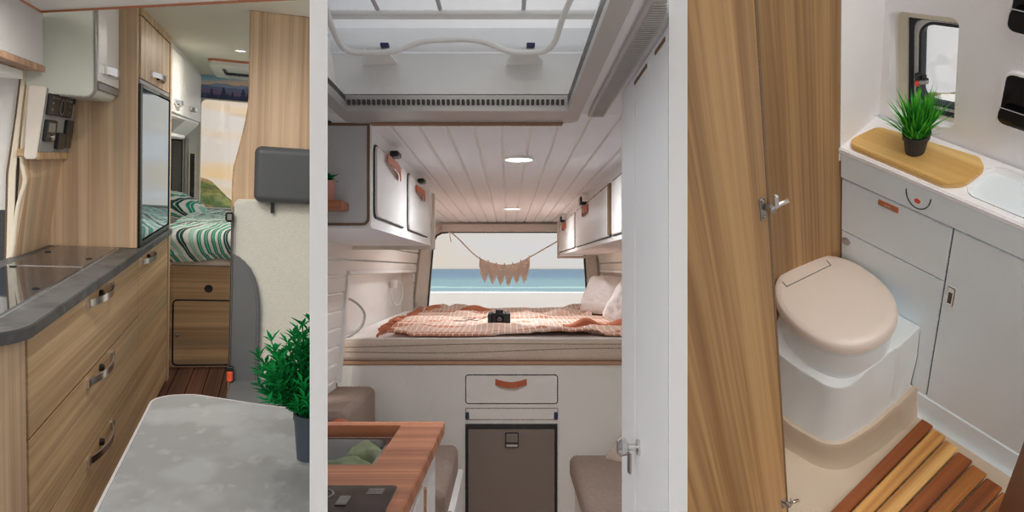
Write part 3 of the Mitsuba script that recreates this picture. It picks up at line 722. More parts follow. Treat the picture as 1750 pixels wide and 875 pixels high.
# roof hatch
RH = 'roof_hatch'; lab(RH, 'large open-view roof hatch with white dome and bent white handle rod', 'roof hatch')
ho = rr(-.352, .150, .70, 1.665, .03); hi = sbox(-.326, .76, .121, 1.535)
place(RH + '__frame', prism(ho.difference(hi), 'z', CZ - .014, CZ + .004), 'alu', R)
lab(place(RH + '__inner_frame', cat_([bx(-.340, .135, 1.534, 1.545, CZ - .002, CZ + .018), bx(.123, .132, .76, 1.54, CZ - .002, CZ + .02), bx(-.340, -.330, .76, 1.54, CZ - .002, CZ + .02)]), 'alu', R), 'grey inner frame')
for x_ in (.1205, -.330): lab(place(RH + '__gap', bx(x_, x_ + .0025, .76, 1.535, CZ - .001, CZ + .016), 'black', R), 'black gap')
n = 44
for i in range(n):
    xx = -.32 + .43 * i / (n - 1); place(RH + '__brush_tuft', bx(xx - .0028, xx + .0028, 1.525, 1.534, CZ - .002, CZ + .007), 'brush', R)
lab(place(RH + '__lower_lip', bx(-.30, .12, 1.655, 1.668, CZ - .02, CZ - .005, .003), 'trim_wood', R), 'pale wooden lip')
lab(place(RH + '__rear_upstand', prism([(1.535, CZ + .02), (1.575, CZ + .02), (1.60, .455), (1.56, .455)], 'x', -.37, .165), 'white', R), 'white rear wall of the dome')
for sg, xx in ((-1, -.345), (1, .140)):
    place(RH + '__side_upstand', prism([(xx, CZ + .02), (xx + sg * .02, CZ + .02), (xx + sg * .05, .47), (xx + sg * .02, .47)], 'y', .7, 1.57), 'white', R)
lab(place(RH + '__dome', cat_([bx(-.42, .21, .60, 1.62, .500, .506), prism([(1.545, .44), (1.60, .44), (1.62, .506), (1.585, .506)], 'x', -.40, .19)]), 'dome', R), 'translucent dome')
for yy in (1.475, 1.21, 1.06):
    lab(place(RH + '__rib', bx(-.40, .19, yy - .012, yy + .012, .486, .4995, .004), 'white', R), 'white rib of the dome')
for xx in (-.25, -.13, 0.03): place(RH + '__rib', bx(xx - .004, xx + .004, .62, 1.46, .494, .4995, .002), 'alu', R)
Y = 1.41; q = lambda u, v, y=Y: [(u - 868) * y / FPX, y, (459 - v) * y / FPX]
rod = [q(548, -40, 1.30), q(560, 25, 1.33), q(574, 62, 1.37), q(592, 85, 1.40), q(615, 90), q(650, 90), q(685, 84), q(715, 73), q(760, 68), q(805, 68), q(840, 76), q(872, 88), q(905, 90), q(930, 87, 1.40), q(946, 74, 1.38), q(957, 45, 1.35), q(968, 15, 1.32), q(990, -30, 1.28)]
lab(place(RH + '__handle_rod', tube(rod, .0055, 12, smooth_path=120), 'white', R, True), 'bent pale metal handle rod')
for u0, u1 in ((617, 677), (865, 928)):
    a, b = q(u0, 106, 1.53), q(u1, 104, 1.53); c0, c1 = q(u0 + 12, 88, 1.42), q(u1 - 16, 88, 1.42)
    lab(place(RH + '__bracket', trimesh.convex.convex_hull(np.array([a, b, c0, c1, np.array(a) + [0, .03, .0], np.array(b) + [0, .03, 0], np.array(c0) + [0, 0, .008], np.array(c1) + [0, 0, .008]])), 'white', R), 'white rod bracket')
    place(RH + '__clip', bx(c0[0] + .025, c0[0] + .040, 1.405, 1.42, c0[2] + .006, c0[2] + .012), 'blue', R)
place('trim_7', cat_([bx(.170, .205, .5, 1.62, CZ - .010, CZ, .002)] + [bx(.176, .199, yy, yy + .004, CZ - .0125, CZ - .010) for yy in np.arange(.92, 1.6, .009)]), 'alu', R); lab('trim_7', 'ribbed strip along the ceiling right of the roof hatch', kind='structure')

# ceiling lamps
for i, (x_, y_, l) in enumerate(((.033, 2.282, 'nearer and larger'), (.022, 4.165, 'farther and smaller'))):
    t = numbered('ceiling_lamp'); place(t + '__ring', lathe([[.0385, 0], [.047, 0], [.047, -.005], [.0405, -.007], [.0385, -.004]], (x_, y_, CZ), 'z', 40), 'white', R, 30)
    th = np.arange(32) * np.pi / 16; v = np.c_[x_ + .0385 * np.cos(th), y_ + .0385 * np.sin(th), np.full(32, CZ - .003)]
    scene[t + '__diffuser'] = dict(mikit.ply(trimesh.Trimesh(R.W(v), [[0, j + 1, j] for j in range(1, 31)], process=False), 'mat_white'), emitter={'type': 'area', 'radiance': {'type': 'rgb', 'value': [46, 47, 48]}})
    place(t + '__clip', bx(x_ - .004 + .012, x_ + .004 + .012, y_ + .045, y_ + .057, CZ - .006, CZ), 'dark_grey', R)
    lab(t, f'round white ceiling lamp in the plank ceiling, {l} of the two', 'lamp', 'lamps in the plank ceiling')


# overhead cabinets of the bed van
def leather_strap(key, p0, p1, nrm, w, sag, m='leather_tan'):
    p0, p1, nrm = map(np.array, (p0, p1, nrm)); t = np.linspace(0, 1, 12)[:, None]
    c = p0 + (p1 - p0) * t + nrm * (.004 + sag * np.sin(np.pi * t)); s = np.array([0, 0, w / 2])
    G = np.stack([c - s, c - s * .4, c + s * .4, c + s], 1); k = place(key, sheet(G, .003), m, R, 30)
    for e in (p0 + (p1 - p0) * .07, p1 + (p0 - p1) * .07): place(k + '__rivet', trimesh.creation.icosphere(subdivisions=1, radius=.0022).apply_translation(e + nrm * .008), 'steel', R, True)
    return k


OL = numbered('overhead_cabinet'); lab(OL, 'white overhead cabinet on the left of the bed, grey end, two leather-handled doors', 'cabinet')
ep = rounded([(-.80, .098), (-.315, .098), (-.315, .36), (-.80, .36)], .018).intersection(sbox(-.9, 0, 0, CZ))
lab(place(OL + '__end_panel', plate('y', 1.76, 1.735, ep, .002), 'grey_face', R, 30), 'plain grey end panel')
lab(place(OL + '__end_edge', prism(ep.difference(ep.buffer(-.006)), 'y', 1.737, 1.733), 'brown', R), 'wood coloured edge')
place(OL + '__body', prism([(-.66, .098), (-.318, .098), (-.318, CZ), (-.66, CZ)], 'y', 1.76, 3.14), 'white', R)
lab(place(OL + '__underside', bx(-.66, -.316, 1.76, 3.14, .094, .098), 'ceil_plank', R), 'pale underside')
lab(place(OL + '__far_lip', cat_([bx(-.66, -.305, 3.14, 3.165, .078, .098, .003), bx(-.315, -.302, 3.14, 3.165, .078, CZ - .02, .003)]), 'white_warm', R), 'cream far edge lip')
for i, (y0, y1, z1) in enumerate(((1.80, 2.30, .292), (2.395, 2.99, .298))):
    dp = rr(y0, y1, .124, z1, .02)
    lab(place(OL + '__groove', prism(ring(dp, .004), 'x', -.318, -.3145), 'seal', R), 'dark door outline')
    d = place(OL + '__door', plate('x', -.318, -.309, dp, .002), 'cab_white', R); lab(d, ('nearer', 'farther')[i] + ' white door')
    c = (1.915, 2.53)[i]; leather_strap(d + '__handle', (-.309, c, (.278, .268)[i]), (-.309, c + .235, (.256, .252)[i]), (1, 0, 0), .020, .012)
    place(d + '__latch', soft(-.312, -.288, c + .09, c + .15, .296, .312, .006, 1), 'black', R, 30)
OR = numbered('overhead_cabinet'); lab(OR, 'white overhead cabinet on the right of the bed van with leather pull tabs', 'cabinet')
place(OR + '__body', bx(.353, .66, 2.3, 5.22, .092, CZ), 'cab_white', R)
lab(place(OR + '__end_frame', cat_([bx(.338, .352, 5.20, 5.235, .070, CZ - .01, .003), bx(.338, .60, 5.20, 5.235, .070, .088, .003)]), 'white_warm', R), 'cream end frame')
for i, (y0, y1) in enumerate(((2.32, 2.545), (2.60, 3.90), (3.96, 5.17))):
    dp = rr(y0, y1, .112, .290, .015)
    lab(place(OR + '__groove', prism(ring(dp, .004), 'x', .3495, .353), 'seal', R), 'dark door outline')
    d = place(OR + '__door', plate('x', .353, .346, dp, .002), 'cab_white', R); lab(d, ('nearest', 'middle', 'farthest')[i] + ' white door')
    if i:
        c = (0, 3.36, 4.62)[i]; leather_strap(d + '__handle', (.346, c - .09, .262), (.346, c + .12, .252), (-1, 0, 0), .032, .014)
        place(d + '__latch', cat_([bx(.320, .346, c - .02, c + .05, .283, .295, .003), bx(.318, .326, c - .02, c + .05, .283, .318, .003)]), 'black', R)
lab(place(OR + '__ajar_edge', bx(.340, .350, 2.56, 2.60, .115, .288), 'brown', R), 'brown edge of the door left ajar')

# little shelf with plant on the cabinet end
place('wall_shelf__board', bx(-.47, -.362, 1.66, 1.735, .130, .150, .003), 'oak_red', R); lab('wall_shelf', 'small wooden shelf on the grey cabinet end', 'shelf')
PS2 = 'potted_plant_001'; lab(PS2, 'tiny leafy plant in a pink pot on the small wooden shelf', 'potted plant')
pc = np.array([-.405, 1.695, .150])
place(PS2 + '__pot', lathe([[0, 0], [.016, 0], [.022, .045], [.019, .045], [.017, .04], [0, .04]], pc, 'z', 28), 'pot_pink', R, 30)
for k in range(12):
    a = rng.uniform(0, 6.28); dd = np.array([math.cos(a), math.sin(a), rng.uniform(.1, 1)]); v, f = leaf(pc + [0, 0, .042], dd, rng.uniform(.025, .04), .012)
    place(PS2 + '__leaf', trimesh.Trimesh(v, f, process=False), 'leaf_b', R)

# reading lamp and cable in the left alcove
RL = 'reading_lamp'; lab(RL, 'white reading lamp with looped arm in the left alcove', 'lamp')
place(RL + '__mount', disc((-.745, 4.78, -.10), 'x', .022, .02, 24), 'white', R, 30)
th = np.linspace(0, 2 * np.pi, 40); place(RL + '__arm', tube(np.c_[np.full(40, -.70) + .02 * np.sin(th), 4.80 + .10 * np.sin(th), -.155 + .075 * np.cos(th)], .006, 8), 'white', R, True)
place(RL + '__head', lathe([[0, 0], [.018, .0], [.024, .05], [0, .05]], (-.705, 4.72, -.12), 'z', 24), 'white', R, 30)
GN = 'gooseneck_cable'; place(GN, tube([(-.742, 3.25, -.118), (-.70, 3.27, -.125), (-.655, 3.32, -.155), (-.63, 3.34, -.20), (-.64, 3.33, -.25), (-.68, 3.30, -.29), (-.73, 3.26, -.315)], .0055, 8, smooth_path=50), 'alu', R, True); lab(GN, 'grey curved gooseneck cable in the front of the left alcove', 'cable')
# small white outlet by window
place('wall_socket', cat_([bx(-.66, -.645, 5.36, 5.39, -.27, -.24, .004)]), 'alu', R); lab('wall_socket', 'small fitting on the left rear pillar', 'fitting')

# bed of the bed van
BY0, BY1, BT = 3.26, 5.36, -.303
BS = 'bed_platform'; lab(BS, 'white beadboard bed platform with drawer and slide-out board above the small fridge', 'bed platform')
cut = [rr(-.1835, .216, -.5835, -.4565, .014), rr(-.1835, .216, -.652, -.601, .006), sbox(-.1835, -1.4, .2135, -.669)]
front = sbox(-.735, -1.4, .735, -.415)
for c in cut: front = front.difference(c)
place(BS + '__front_panel', prism(front, 'y', BY0 + .02, BY0 + .035), 'beadboard', R); place(BS + '__body', bx(-.73, .73, BY0 + .06, BY1, -.60, -.418), 'seal', R)
lab(place(BS + '__top_rail', bx(-.735, .735, BY0 + .012, BY0 + .05, -.415, -.397, .003), 'trim_wood', R), 'pinkish wood rail')
lab(place(BS + '__slat_base', bx(-.735, .735, BY0 + .05, BY1, -.415, -.402), 'trim_wood', R), 'bed board')
lab(place(BS + '__groove', prism(cut[0].difference(cut[0].buffer(-.004)), 'y', BY0 + .018, BY0 + .04), 'seal', R), 'dark drawer outline')
d = place(BS + '__drawer', prism(cut[0].buffer(-.004), 'y', BY0 + .015, BY0 + .035), 'beadboard', R)
G = np.array([[[xx, BY0 + .012 - .012 * math.sin(math.pi * t), zz - .012 * math.sin(math.pi * t)] for zz in (-.5005, -.487, -.4745)] for t, xx in ((t, -.053 + .133 * t) for t in np.linspace(0, 1, 14))])
h_ = place(d + '__handle', sheet(G, .003), 'leather_tan', R, 30); lab(h_, 'brown leather handle')
lab(place(BS + '__groove', prism(cut[1].difference(cut[1].buffer(-.003)), 'y', BY0 + .018, BY0 + .04), 'brown', R), 'brown board outline')
d = place(BS + '__slide_board', prism(cut[1].buffer(-.003), 'y', BY0 + .016, BY0 + .035), 'beadboard', R)
for xx in (-.181, .199): lab(place(d + '__clip', bx(xx, xx + .014, BY0 + .006, BY0 + .02, -.648, -.618, .003), 'blue', R), 'dark blue clip')
FR = numbered('fridge'); lab(FR, 'small brown grey fridge with black frame under the beadboard drawer', 'fridge')
place(FR + '__frame', prism(sbox(-.1825, -1.4, .2125, -.670).difference(sbox(-.1735, -1.41, .2035, -.6885)), 'y', BY0 + .008, BY0 + .05), 'black', R)
place(FR + '__body', bx(-.17, .20, BY0 + .05, BY0 + .45, -1.38, -.675), 'black', R)
lab(place(FR + '__top_strip', bx(-.1725, .2025, BY0 + .016, BY0 + .05, -.686, -.675), 'dark_grey', R), 'dark strip')
d = place(FR + '__door', plate('y', BY0 + .05, BY0 + .010, sbox(-.1715, -1.39, .2015, -.690), .002), 'fridge_door', R)
la = place(FR + '__latch', bx(-.0115, .0455, BY0 - .002, BY0 + .010, -.768, -.704, .003), 'black', R); lab(la, 'square latch')
place(la + '__flap', bx(-.0085, .0425, BY0 - .006, BY0, -.745, -.707, .003), 'fridge_door', R); place(la + '__pull', bx(-.0085, .0425, BY0 - .004, BY0, -.765, -.752, .002), 'steel', R)

# mattress, blanket
MT = numbered('mattress')
xs = np.linspace(-.735, .735, 60); zs = np.linspace(-.396, BT, 14)
place(MT + '__core', soft(-.738, .738, BY0 + .0, BY1, -.396, BT, .022), 'beige', R, 30)
for z_, am in ((BT - .022, .004), (-.352, .006)):
    place(MT + '__seam', tube([[xx, BY0 - .001, z_ + am * math.sin(xx * 5 + z_ * 90) + (.012 * xx)] for xx in np.linspace(-.70, .72, 40)], .0013, 6), 'cushion', R, True)
lab(place(MT + '__sheet', soft(-.735, .735, BY0 + .012, BY1, -.33, BT + .004, .012), 'linen', R, 30), 'white fitted sheet')
lab(MT, 'beige linen mattress with white sheet on the beadboard platform', 'mattress')
nx, ny = 120, 110; U, Vv = np.meshgrid(np.linspace(0, 1, nx), np.linspace(0, 1, ny), indexing='ij')
X = -.545 - .05 * Vv + U * (1.215 + .03 * Vv) + (.02 * np.sin(Vv * 9 + 1) + .02 * np.sin(Vv * 21)) * (1 - U); Yb = BY0 + .035 + Vv * (BY1 - BY0 - .10) + .012 * np.sin(U * 17) * (1 - Vv) - .02 * np.cos(U * 6) * (1 - Vv)
nz = meshkit.fbm(np.stack([X * 5 + Yb * 2, Yb * 3.0, X * 0 + 3], -1), 4, 9); rd = np.clip((nz - .5) * 3.6, 0, 1)
flat = np.clip(1.6 - np.hypot((X + .09) / .20, (Yb - 3.86) / .12), 0, 1)
Z = BT + .012 + rd * (1 - flat) * .030 + .010 * np.exp(-((Vv - .02) / .02) ** 2) + .028 * np.exp(-((Vv - .98) / .03) ** 2) * (.4 + nz)
place('blanket__cloth', sheet(np.stack([X, Yb, Z], -1), .006), 'blanket', R, True)
lab('blanket', 'peach blanket with white dashed stripes and fringe spread over the bed by the sea window', 'blanket')
parts = []
for e, sg in ((0, -1), (nx - 1, 1)):
    for j in range(2, ny - 2, 2):
        p = np.array([X[e, j], Yb[e, j], Z[e, j]]); L = rng.uniform(.04, .075); a = rng.uniform(-.5, .5)
        parts.append(tube([p, p + [sg * L * .5 * math.cos(a), L * .5 * math.sin(a), .004], p + [sg * L * math.cos(a), L * math.sin(a) + rng.uniform(-.01, .01), BT + .006 - p[2] + rng.uniform(0, .006)]], [.004, .005, .006], 5))
lab(place('blanket__fringe', cat_(parts), 'fringe', R, True), 'terracotta fringe', kind='stuff')
def throw_fold(x0, x1, y, seed):
    u, v = np.meshgrid(np.linspace(0, 1, 60), np.linspace(-1, 1, 16), indexing='ij')
    P = np.stack([x0 + u * (x1 - x0), y + v * .05 + .03 * np.sin(u * 7 + seed), BT + .012 + np.sqrt(np.clip(1 - v * v, 0, 1)) * (.026 + .016 * np.sin(u * 11 + seed))], -1); return sheet(P, .004)


for i, (x0, x1, y) in enumerate(((-.56, -.10, 5.22), (.10, .52, 4.75), (.28, .62, 3.85))): lab(place('blanket__fold', throw_fold(x0, x1, y, i * 2.1), 'fringe' if i != 1 else 'blanket', R, True), 'rumpled terracotta fold')

# pillows
for i, (c, s, rot, l) in enumerate((((.600, 4.72, -.165), (.17, .13, .08), (1.15, 0, -1.0), 'white ruched pillow leaning in the right alcove, farther from the door'), ((.64, 3.95, -.205), (.15, .12, .075), (1.2, .35, -1.0), 'white textured pillow on the bed, nearer the white door'))):
    t = place('pillow', pillow_mesh(c, s, rot, 46, 7 + i, .10), 'linen', R, True); lab(t, l, 'pillow')

# camera on the blanket
CA = 'photo_camera'; lab(CA, 'black mirrorless photo camera with strap lying on the peach blanket', 'camera')
cx, cy, cz = -.044, 3.86, BT + .020
place(CA + '__body', cat_([soft(cx - .056, cx + .056, cy, cy + .04, cz, cz + .058, .007, 2), soft(cx - .018, cx + .020, cy + .003, cy + .037, cz + .05, cz + .074, .006, 2)]), 'camera_black', R, 30)
place(CA + '__grip', soft(cx - .058, cx - .036, cy - .010, cy + .02, cz + .002, cz + .054, .006, 2), 'black', R, 30)
place(CA + '__lens', cat_([lathe([[0, 0], [.027, 0], [.027, .012], [.025, .014], [.025, .040], [.021, .042], [.021, .036], [0, .036]], (0, 0, 0), 'z', 36).apply_transform(trimesh.transformations.rotation_matrix(math.pi / 2, [1, 0, 0])).apply_translation([cx + .002, cy + .002, cz + .029])]), 'black', R, 30)
place(CA + '__lens_glass', lathe([[0, .004], [.012, .0025], [.0195, 0], [0, -.004]], (0, 0, 0), 'z', 28).apply_transform(trimesh.transformations.rotation_matrix(math.pi / 2, [1, 0, 0])).apply_translation([cx + .002, cy - .035, cz + .029]), 'glass_dark', R, True)
for dx, r in ((-.040, .009), (.035, .010), (.048, .006)): place(CA + '__dial', disc((cx + dx, cy + .02, cz + .058), 'z', r, .008, 20), 'steel', R, 30)
lab(place(CA + '__strap', sheet(np.array([[[xx, yy + w, zz] for w in (-.009, 0, .009)] for xx, yy, zz in ((cx - .056, cy + .02, cz + .045), (cx - .075, cy + .0, cz + .034), (cx - .11, cy - .02, cz + .022), (cx - .16, cy + .0, cz + .026), (cx - .19, cy + .04, cz + .028), (cx - .16, cy + .07, cz + .028), (cx - .12, cy + .03, cz + .03), (cx - .17, cy - .05, cz + .022), (cx - .23, cy - .02, cz + .020))]), .002), 'dark_grey', R, 30), 'dark neck strap')

# macrame garland in the window
GA = 'macrame_garland'; lab(GA, 'pink macrame garland hanging on a cord across the rear window', 'garland')
gy = 5.43
crd = [(-.415, gy, .262), (-.30, gy, .158), (-.20, gy, .072), (-.13, gy, .042), (-.06, gy, .026), (.0, gy, .024), (.07, gy, .038), (.15, gy, .078), (.25, gy, .135), (.36, gy, .20), (.45, gy, .262)]
place(GA + '__cord', tube(crd, .0042, 8, smooth_path=80), 'rope', R, True)
place(GA + '__knot', cat_([trimesh.creation.icosphere(subdivisions=2, radius=.010).apply_translation(crd[0]), tube([crd[0], (-.412, gy, .22), (-.405, gy, .19)], .003, 6)]), 'rope', R, True)
from scipy.interpolate import interp1d
cz_ = interp1d([c[0] for c in crd], [c[2] for c in crd], 'quadratic'); edges = np.linspace(-.198, .150, 7)
for i in range(6):
    a, b = edges[i] + .001, edges[i + 1] - .001; m_ = (a + b) / 2; fl = .052 + .008 * (i % 2)
    u = np.linspace(0, 1, 16); low = np.array([cz_(a + (b - a) * t) - .006 - fl * math.sin(math.pi * t) ** .7 for t in u])
    top = [(a + (b - a) * t, cz_(a + (b - a) * t)) for t in u]
    k = place(GA + '__scallop', plate('y', gy + .004, gy - .006, Polygon(top + [(a + (b - a) * t, z) for t, z in zip(u[::-1], low[::-1])]), .003), 'macrame', R, 40)
    rows = []
    for rr_ in range(1, 4):
        for t in np.linspace(.12, .88, 9): rows.append(trimesh.creation.icosphere(subdivisions=1, radius=.0042).apply_translation([a + (b - a) * t, gy - .007, cz_(a + (b - a) * t) - .004 - fl * math.sin(math.pi * t) ** .7 * rr_ / 3.6]))
    lab(place(k + '__knots', cat_(rows), 'rope', R, True), kind='stuff')
    fr_ = []
    for t in np.linspace(-.06, 1.06, 34):
        x_ = a + (b - a) * t; z1 = cz_(x_) - .006 - fl * math.sin(math.pi * t) ** .7; t = min(max(t, 0.02), .98); L = (.082 - .02 * abs(t - .5) * 2) * rng.uniform(.8, 1.1) * (1.15 if i in (0, 5) else 1)
        for w in (-.004, .003): fr_.append(tube([(x_, gy + w, z1 + .012), (x_ + rng.uniform(-.002, .002), gy + w, z1 - L * .5), (x_ + rng.uniform(-.006, .006), gy + w, z1 - L)], [.0018, .0028, .0016], 5))
    lab(place(k + '__fringe', cat_(fr_), 'macrame', R, True), 'hanging fringe', kind='stuff')

# wooden counter with sink and hob
CU = 'counter'
lab(CU, 'reddish wooden counter on a white cabinet in the foreground of the bed van', 'counter')
cz0, cz1 = -.452, -.420
wl = lambda y: -.242 * y
cp_ = Polygon([(wl(2.09), 2.09), (-.1737, 2.09), (-.188, 1.05), (wl(1.05), 1.05)]); sk = rr(-.60, -.288, 1.632, 2.037, .012); cpz = cp_.difference(sk)
place(CU + '__top', plate('z', cz0, cz1, cpz, .003), 'oak_red', R, 30)
place(CU + '__side_panel', prism([(1.05, -1.4), (1.05, cz0), (2.05, cz0), (2.05, -1.4)], 'x', -.212, -.196), 'white', R); place(CU + '__end_panel', bx(wl(2.04) + .0, -.21, 2.035, 2.05, -1.4, cz0), 'white', R)
lab(place(CU + '__door_edge', bx(-.196, -.186, 1.72, 1.745, -.80, -.50, .002), 'trim_wood', R), 'wood door edge'); lab(place(CU + '__door', bx(-.197, -.190, 1.20, 1.72, -.85, -.49, .002), 'cab_white', R), 'white cabinet door')
lab(leather_strap(CU + '__door__strap', (-.190, 1.60, -.57), (-.190, 1.68, -.66), (1, 0, 0), .02, .02), 'leather pull')
lab(place(CU + '__tap_mark', bx(-.20, -.192, 1.40, 1.43, -.53, -.50, .003), 'alu', R), 'white fitting')
SK = 'sink'; lab(SK, 'stainless steel sink set into the wooden counter', 'sink')
so = rr(-.60, -.285, 1.628, 2.04, .03); si_ = rr(-.59, -.315, 1.66, 2.02, .05)
b_ = [prism(so.difference(si_), 'z', -.459, -.4525)]
lv = [(0, -.454), (.006, -.475), (.012, -.53), (.03, -.56), (.07, -.568)]; rings = [np.array(si_.buffer(-o).simplify(.0005).exterior.coords) for o, _ in lv]
from shapely import line_interpolate_point
def samp(poly, n=90):
    e = poly.exterior; return np.array([e.interpolate(t, normalized=True).coords[0] for t in np.linspace(0, 1, n, endpoint=False)])
V, F = [], []
for o, z in lv: V += [[*p, z] for p in samp(si_.buffer(-o))]
for a in range(len(lv) - 1):
    for j in range(90): p0, p1 = a * 90 + j, a * 90 + (j + 1) % 90; F += [[p0, p1, p1 + 90], [p0, p1 + 90, p0 + 90]]
V.append([-.45, 1.84, -.57]); F += [[(len(lv) - 1) * 90 + j, (len(lv) - 1) * 90 + (j + 1) % 90, len(V) - 1] for j in range(90)]
place(SK + '__rim', b_[0], 'steel', R); place(SK + '__basin', trimesh.Trimesh(V, F, process=False), 'steel', R, 40)
for i, (c, s, m) in enumerate((((-.385, 1.86, -.512), (.075, .06, .045), 'cloth_green'), ((-.365, 1.95, -.503), (.07, .05, .05), 'cloth_green'), ((-.455, 1.84, -.525), (.05, .05, .035), 'linen'))):
    lab(place('dish_cloth', pillow_mesh(c, s, (0, .2, .6 + i), 26, 20 + i, .14), m, R, True), ('olive cloth lying nearest in the sink', 'olive cloth at the back right of the sink', 'pale cloth at the left of the sink')[i], 'cloth')
HB = numbered('hob'); lab(HB, 'black glass hob in the wooden counter by the picture bottom', 'hob')
place(HB + '__glass', plate('z', cz1, cz1 + .004, rr(-.46, -.211, 1.03, 1.462, .012), .001), 'black_gloss', R)
for (hx, hy) in ((-.36, 1.40),): place(HB + '__burner', lathe([[.036, 0], [.040, 0], [.040, .001], [.036, .001]], (hx, hy, cz1 + .004), 'z', 40), 'trim_grey', R)
place(HB + '__knob', lathe([[0, 0], [.017, 0], [.015, .014], [0, .014]], (-.345, 1.345, cz1 + .004), 'z', 24), 'black_gloss', R, 30)
place(HB + '__grip', bx(-.305, -.285, 1.335, 1.385, cz1 + .004, cz1 + .007, .001), 'trim_grey', R)
place(HB + '__mark', cat_([bx(-.262, -.232, 1.405 + .012 * k, 1.412 + .012 * k, cz1 + .004, cz1 + .0046) for k in range(3)]), 'trim_grey', R)

# benches and cushions below
BC = 'backrest_cushion'; lab(BC, 'beige cushion with a brown leather strap behind the wooden counter', 'cushion')
place(BC + '__body', soft(-.80, -.555, 2.60, 3.20, -.95, -.492, .03), 'cushion', R, 30)
lab(place(BC + '__strap', tube([(-.600, 2.60, -.60), (-.600, 2.592, -.56), (-.592, 2.588, -.525), (-.577, 2.59, -.52), (-.570, 2.60, -.60)], .009, 8, smooth_path=30), 'leather_tan', R, True), 'brown leather strap')
BN = numbered('bench_seat'); lab(BN, 'brown grey bench cushion between wooden counter and small fridge', 'seat')
place(BN + '__cushion', soft(-.60, -.195, 2.35, 3.0, -.83, -.69, .03), 'cushion', R, 30); place(BN + '__base', bx(-.60, -.175, 2.3, 3.0, -1.4, -.79, .004), 'white', R)
lab(place(BN + '__edge_strip', bx(-.182, -.172, 2.30, 2.32, -1.3, -.74), 'brown', R), 'brown edge')
BN2 = numbered('bench_seat'); lab(BN2, 'brown grey bench cushion right of the small fridge by the white door', 'seat')
place(BN2 + '__cushion', soft(.243, .74, 2.05, 3.02, -.83, -.735, .03), 'cushion', R, 30); place(BN2 + '__base', bx(.262, .74, 2.05, 2.98, -1.4, -.82, .003), 'white', R)
CUS = 'scatter_cushion'; place(CUS, pillow_mesh((.535, 2.90, -.690), (.13, .13, .05), (1.25, .45, -.6), 36, 31, .05), 'beige', R, True); lab(CUS, 'beige scatter cushion leaning on the right bench', 'cushion')

# near white door on the right
DR = 'wardrobe_door'; lab(DR, 'tall white wardrobe door with a metal knob at the right of the bed van', 'door')
place(DR + '__panel', bx(.2152, .245, 1.02, 1.286, -1.2, .328, .002), 'door_white', R); lab(place(DR + '__jamb', bx(.2152, .245, 1.289, 1.44, -1.2, .331, .003), 'door_white', R), 'white upright beyond the door')
kb = place(DR + '__knob', lathe([[0, 0], [.013, 0], [.013, .004], [.006, .007], [.006, .018], [.014, .022], [.016, .030], [.011, .036], [0, .037]], (0, 0, 0), 'z', 28).apply_transform(trimesh.transformations.rotation_matrix(-math.pi / 2, [0, 1, 0])).apply_translation([.2152, 1.245, -.292]), 'chrome', R, 30); lab(kb, 'round metal knob')
place(kb + '__tongue', bx(.196, .201, 1.235, 1.25, -.335, -.30, .002), 'steel', R)
for y0, y1 in ((1.175, 1.29), (1.04, 1.11)): lab(place(DR + '__slot', bx(.2140, .2155, y0, y1, .311, .317), 'brown', R), 'brown slot')
place('floor_001', bx(-.8, .8, .6, 5.5, -1.44, -1.4), 'oak_red', R); lab('floor_001', 'wooden floor of the bed van', kind='structure')

# ================================================================== WASHROOM (right)
R = BATH
XW = -.321
def radial(poly, n=120, c=None):
    """n points of the outline, one per direction from the point c."""
    c = np.array(c if c is not None else poly.centroid.coords[0]); out = []
    for t in np.arange(n) * 2 * np.pi / n:
        hit = LineString([c, c + 5 * np.array([math.cos(t), math.sin(t)])]).intersection(poly.exterior); q = np.array([g.coords[0] for g in getattr(hit, 'geoms', [hit])]); out.append(q[np.argmax(((q - c) ** 2).sum(1))])
    return np.array(out)


def rake(g): return affinity.affine_transform(g, [1, -.07, .15, 1, .084, .0345])   # the window sits raked in the van side


hole = rake(rr(-.298, -.121, 1.06, 1.38, .022))
place('wall_back_002', prism(sbox(-.34, .2, .62, 1.75).difference(hole), 'y', .16, .185), 'bath_wall', R); lab('wall_back_002', 'white washroom back wall with the window recess', kind='structure')
place('wall_left_002', bx(-.36, XW, -.002, .185, 1.039, 1.75), 'bath_wall', R); lab('wall_left_002', 'white wall strip at the left end of the washroom counter', kind='structure')
wp = Polygon([(XW - .001, .012), (XW - .001, -.0), (-.585, -.66), (-.61, -.65), (-.40, .012)])
place('wall_wood', prism(wp, 'z', -.6, 1.95), 'wood_bath', R); lab('wall_wood', 'wood-grain partition wall behind the toilet', kind='structure')
# window
hb_ = rake(rr(-.320, -.095, 1.016, 1.338, .022)); na = 120
V = np.vstack([np.c_[radial(hole, na)[:, 0], np.full(na, .1605), radial(hole, na)[:, 1]], np.c_[radial(hb_, na)[:, 0], np.full(na, .2265), radial(hb_, na)[:, 1]]])
place('window_5', trimesh.Trimesh(V, [f for j in range(na) for f in ([j, (j + 1) % na, (j + 1) % na + na], [j, (j + 1) % na + na, j + na])], process=False), 'bath_wall', R, 40); lab('window_5', 'small hinged washroom window in a deep white recess', kind='structure')
wi = rake(rr(-.294, .10, 1.034, 1.322, .008)); ws = rake(rr(-.288, .09, 1.039, 1.316, .04)); wg = rake(rr(-.272, .08, 1.053, 1.302, .04))
lab(place('window_5__frame', prism(rake(sbox(-.36, .98, .16, 1.42)).difference(wi), 'y', .226, .240), 'cream', R), 'cream frame')
lab(place('window_5__seal', prism(wi.buffer(.002).difference(ws), 'y', .233, .258), 'rubber', R), 'dark rubber seal')
lab(place('window_5__sash', prism(ws.difference(wg), 'y', .246, .262), 'white', R), 'white sash')
lab(place('window_5__sash_seal', prism(wg.buffer(.002).difference(wg.buffer(-.005)), 'y', .244, .266), 'rubber', R), 'dark sash edge')
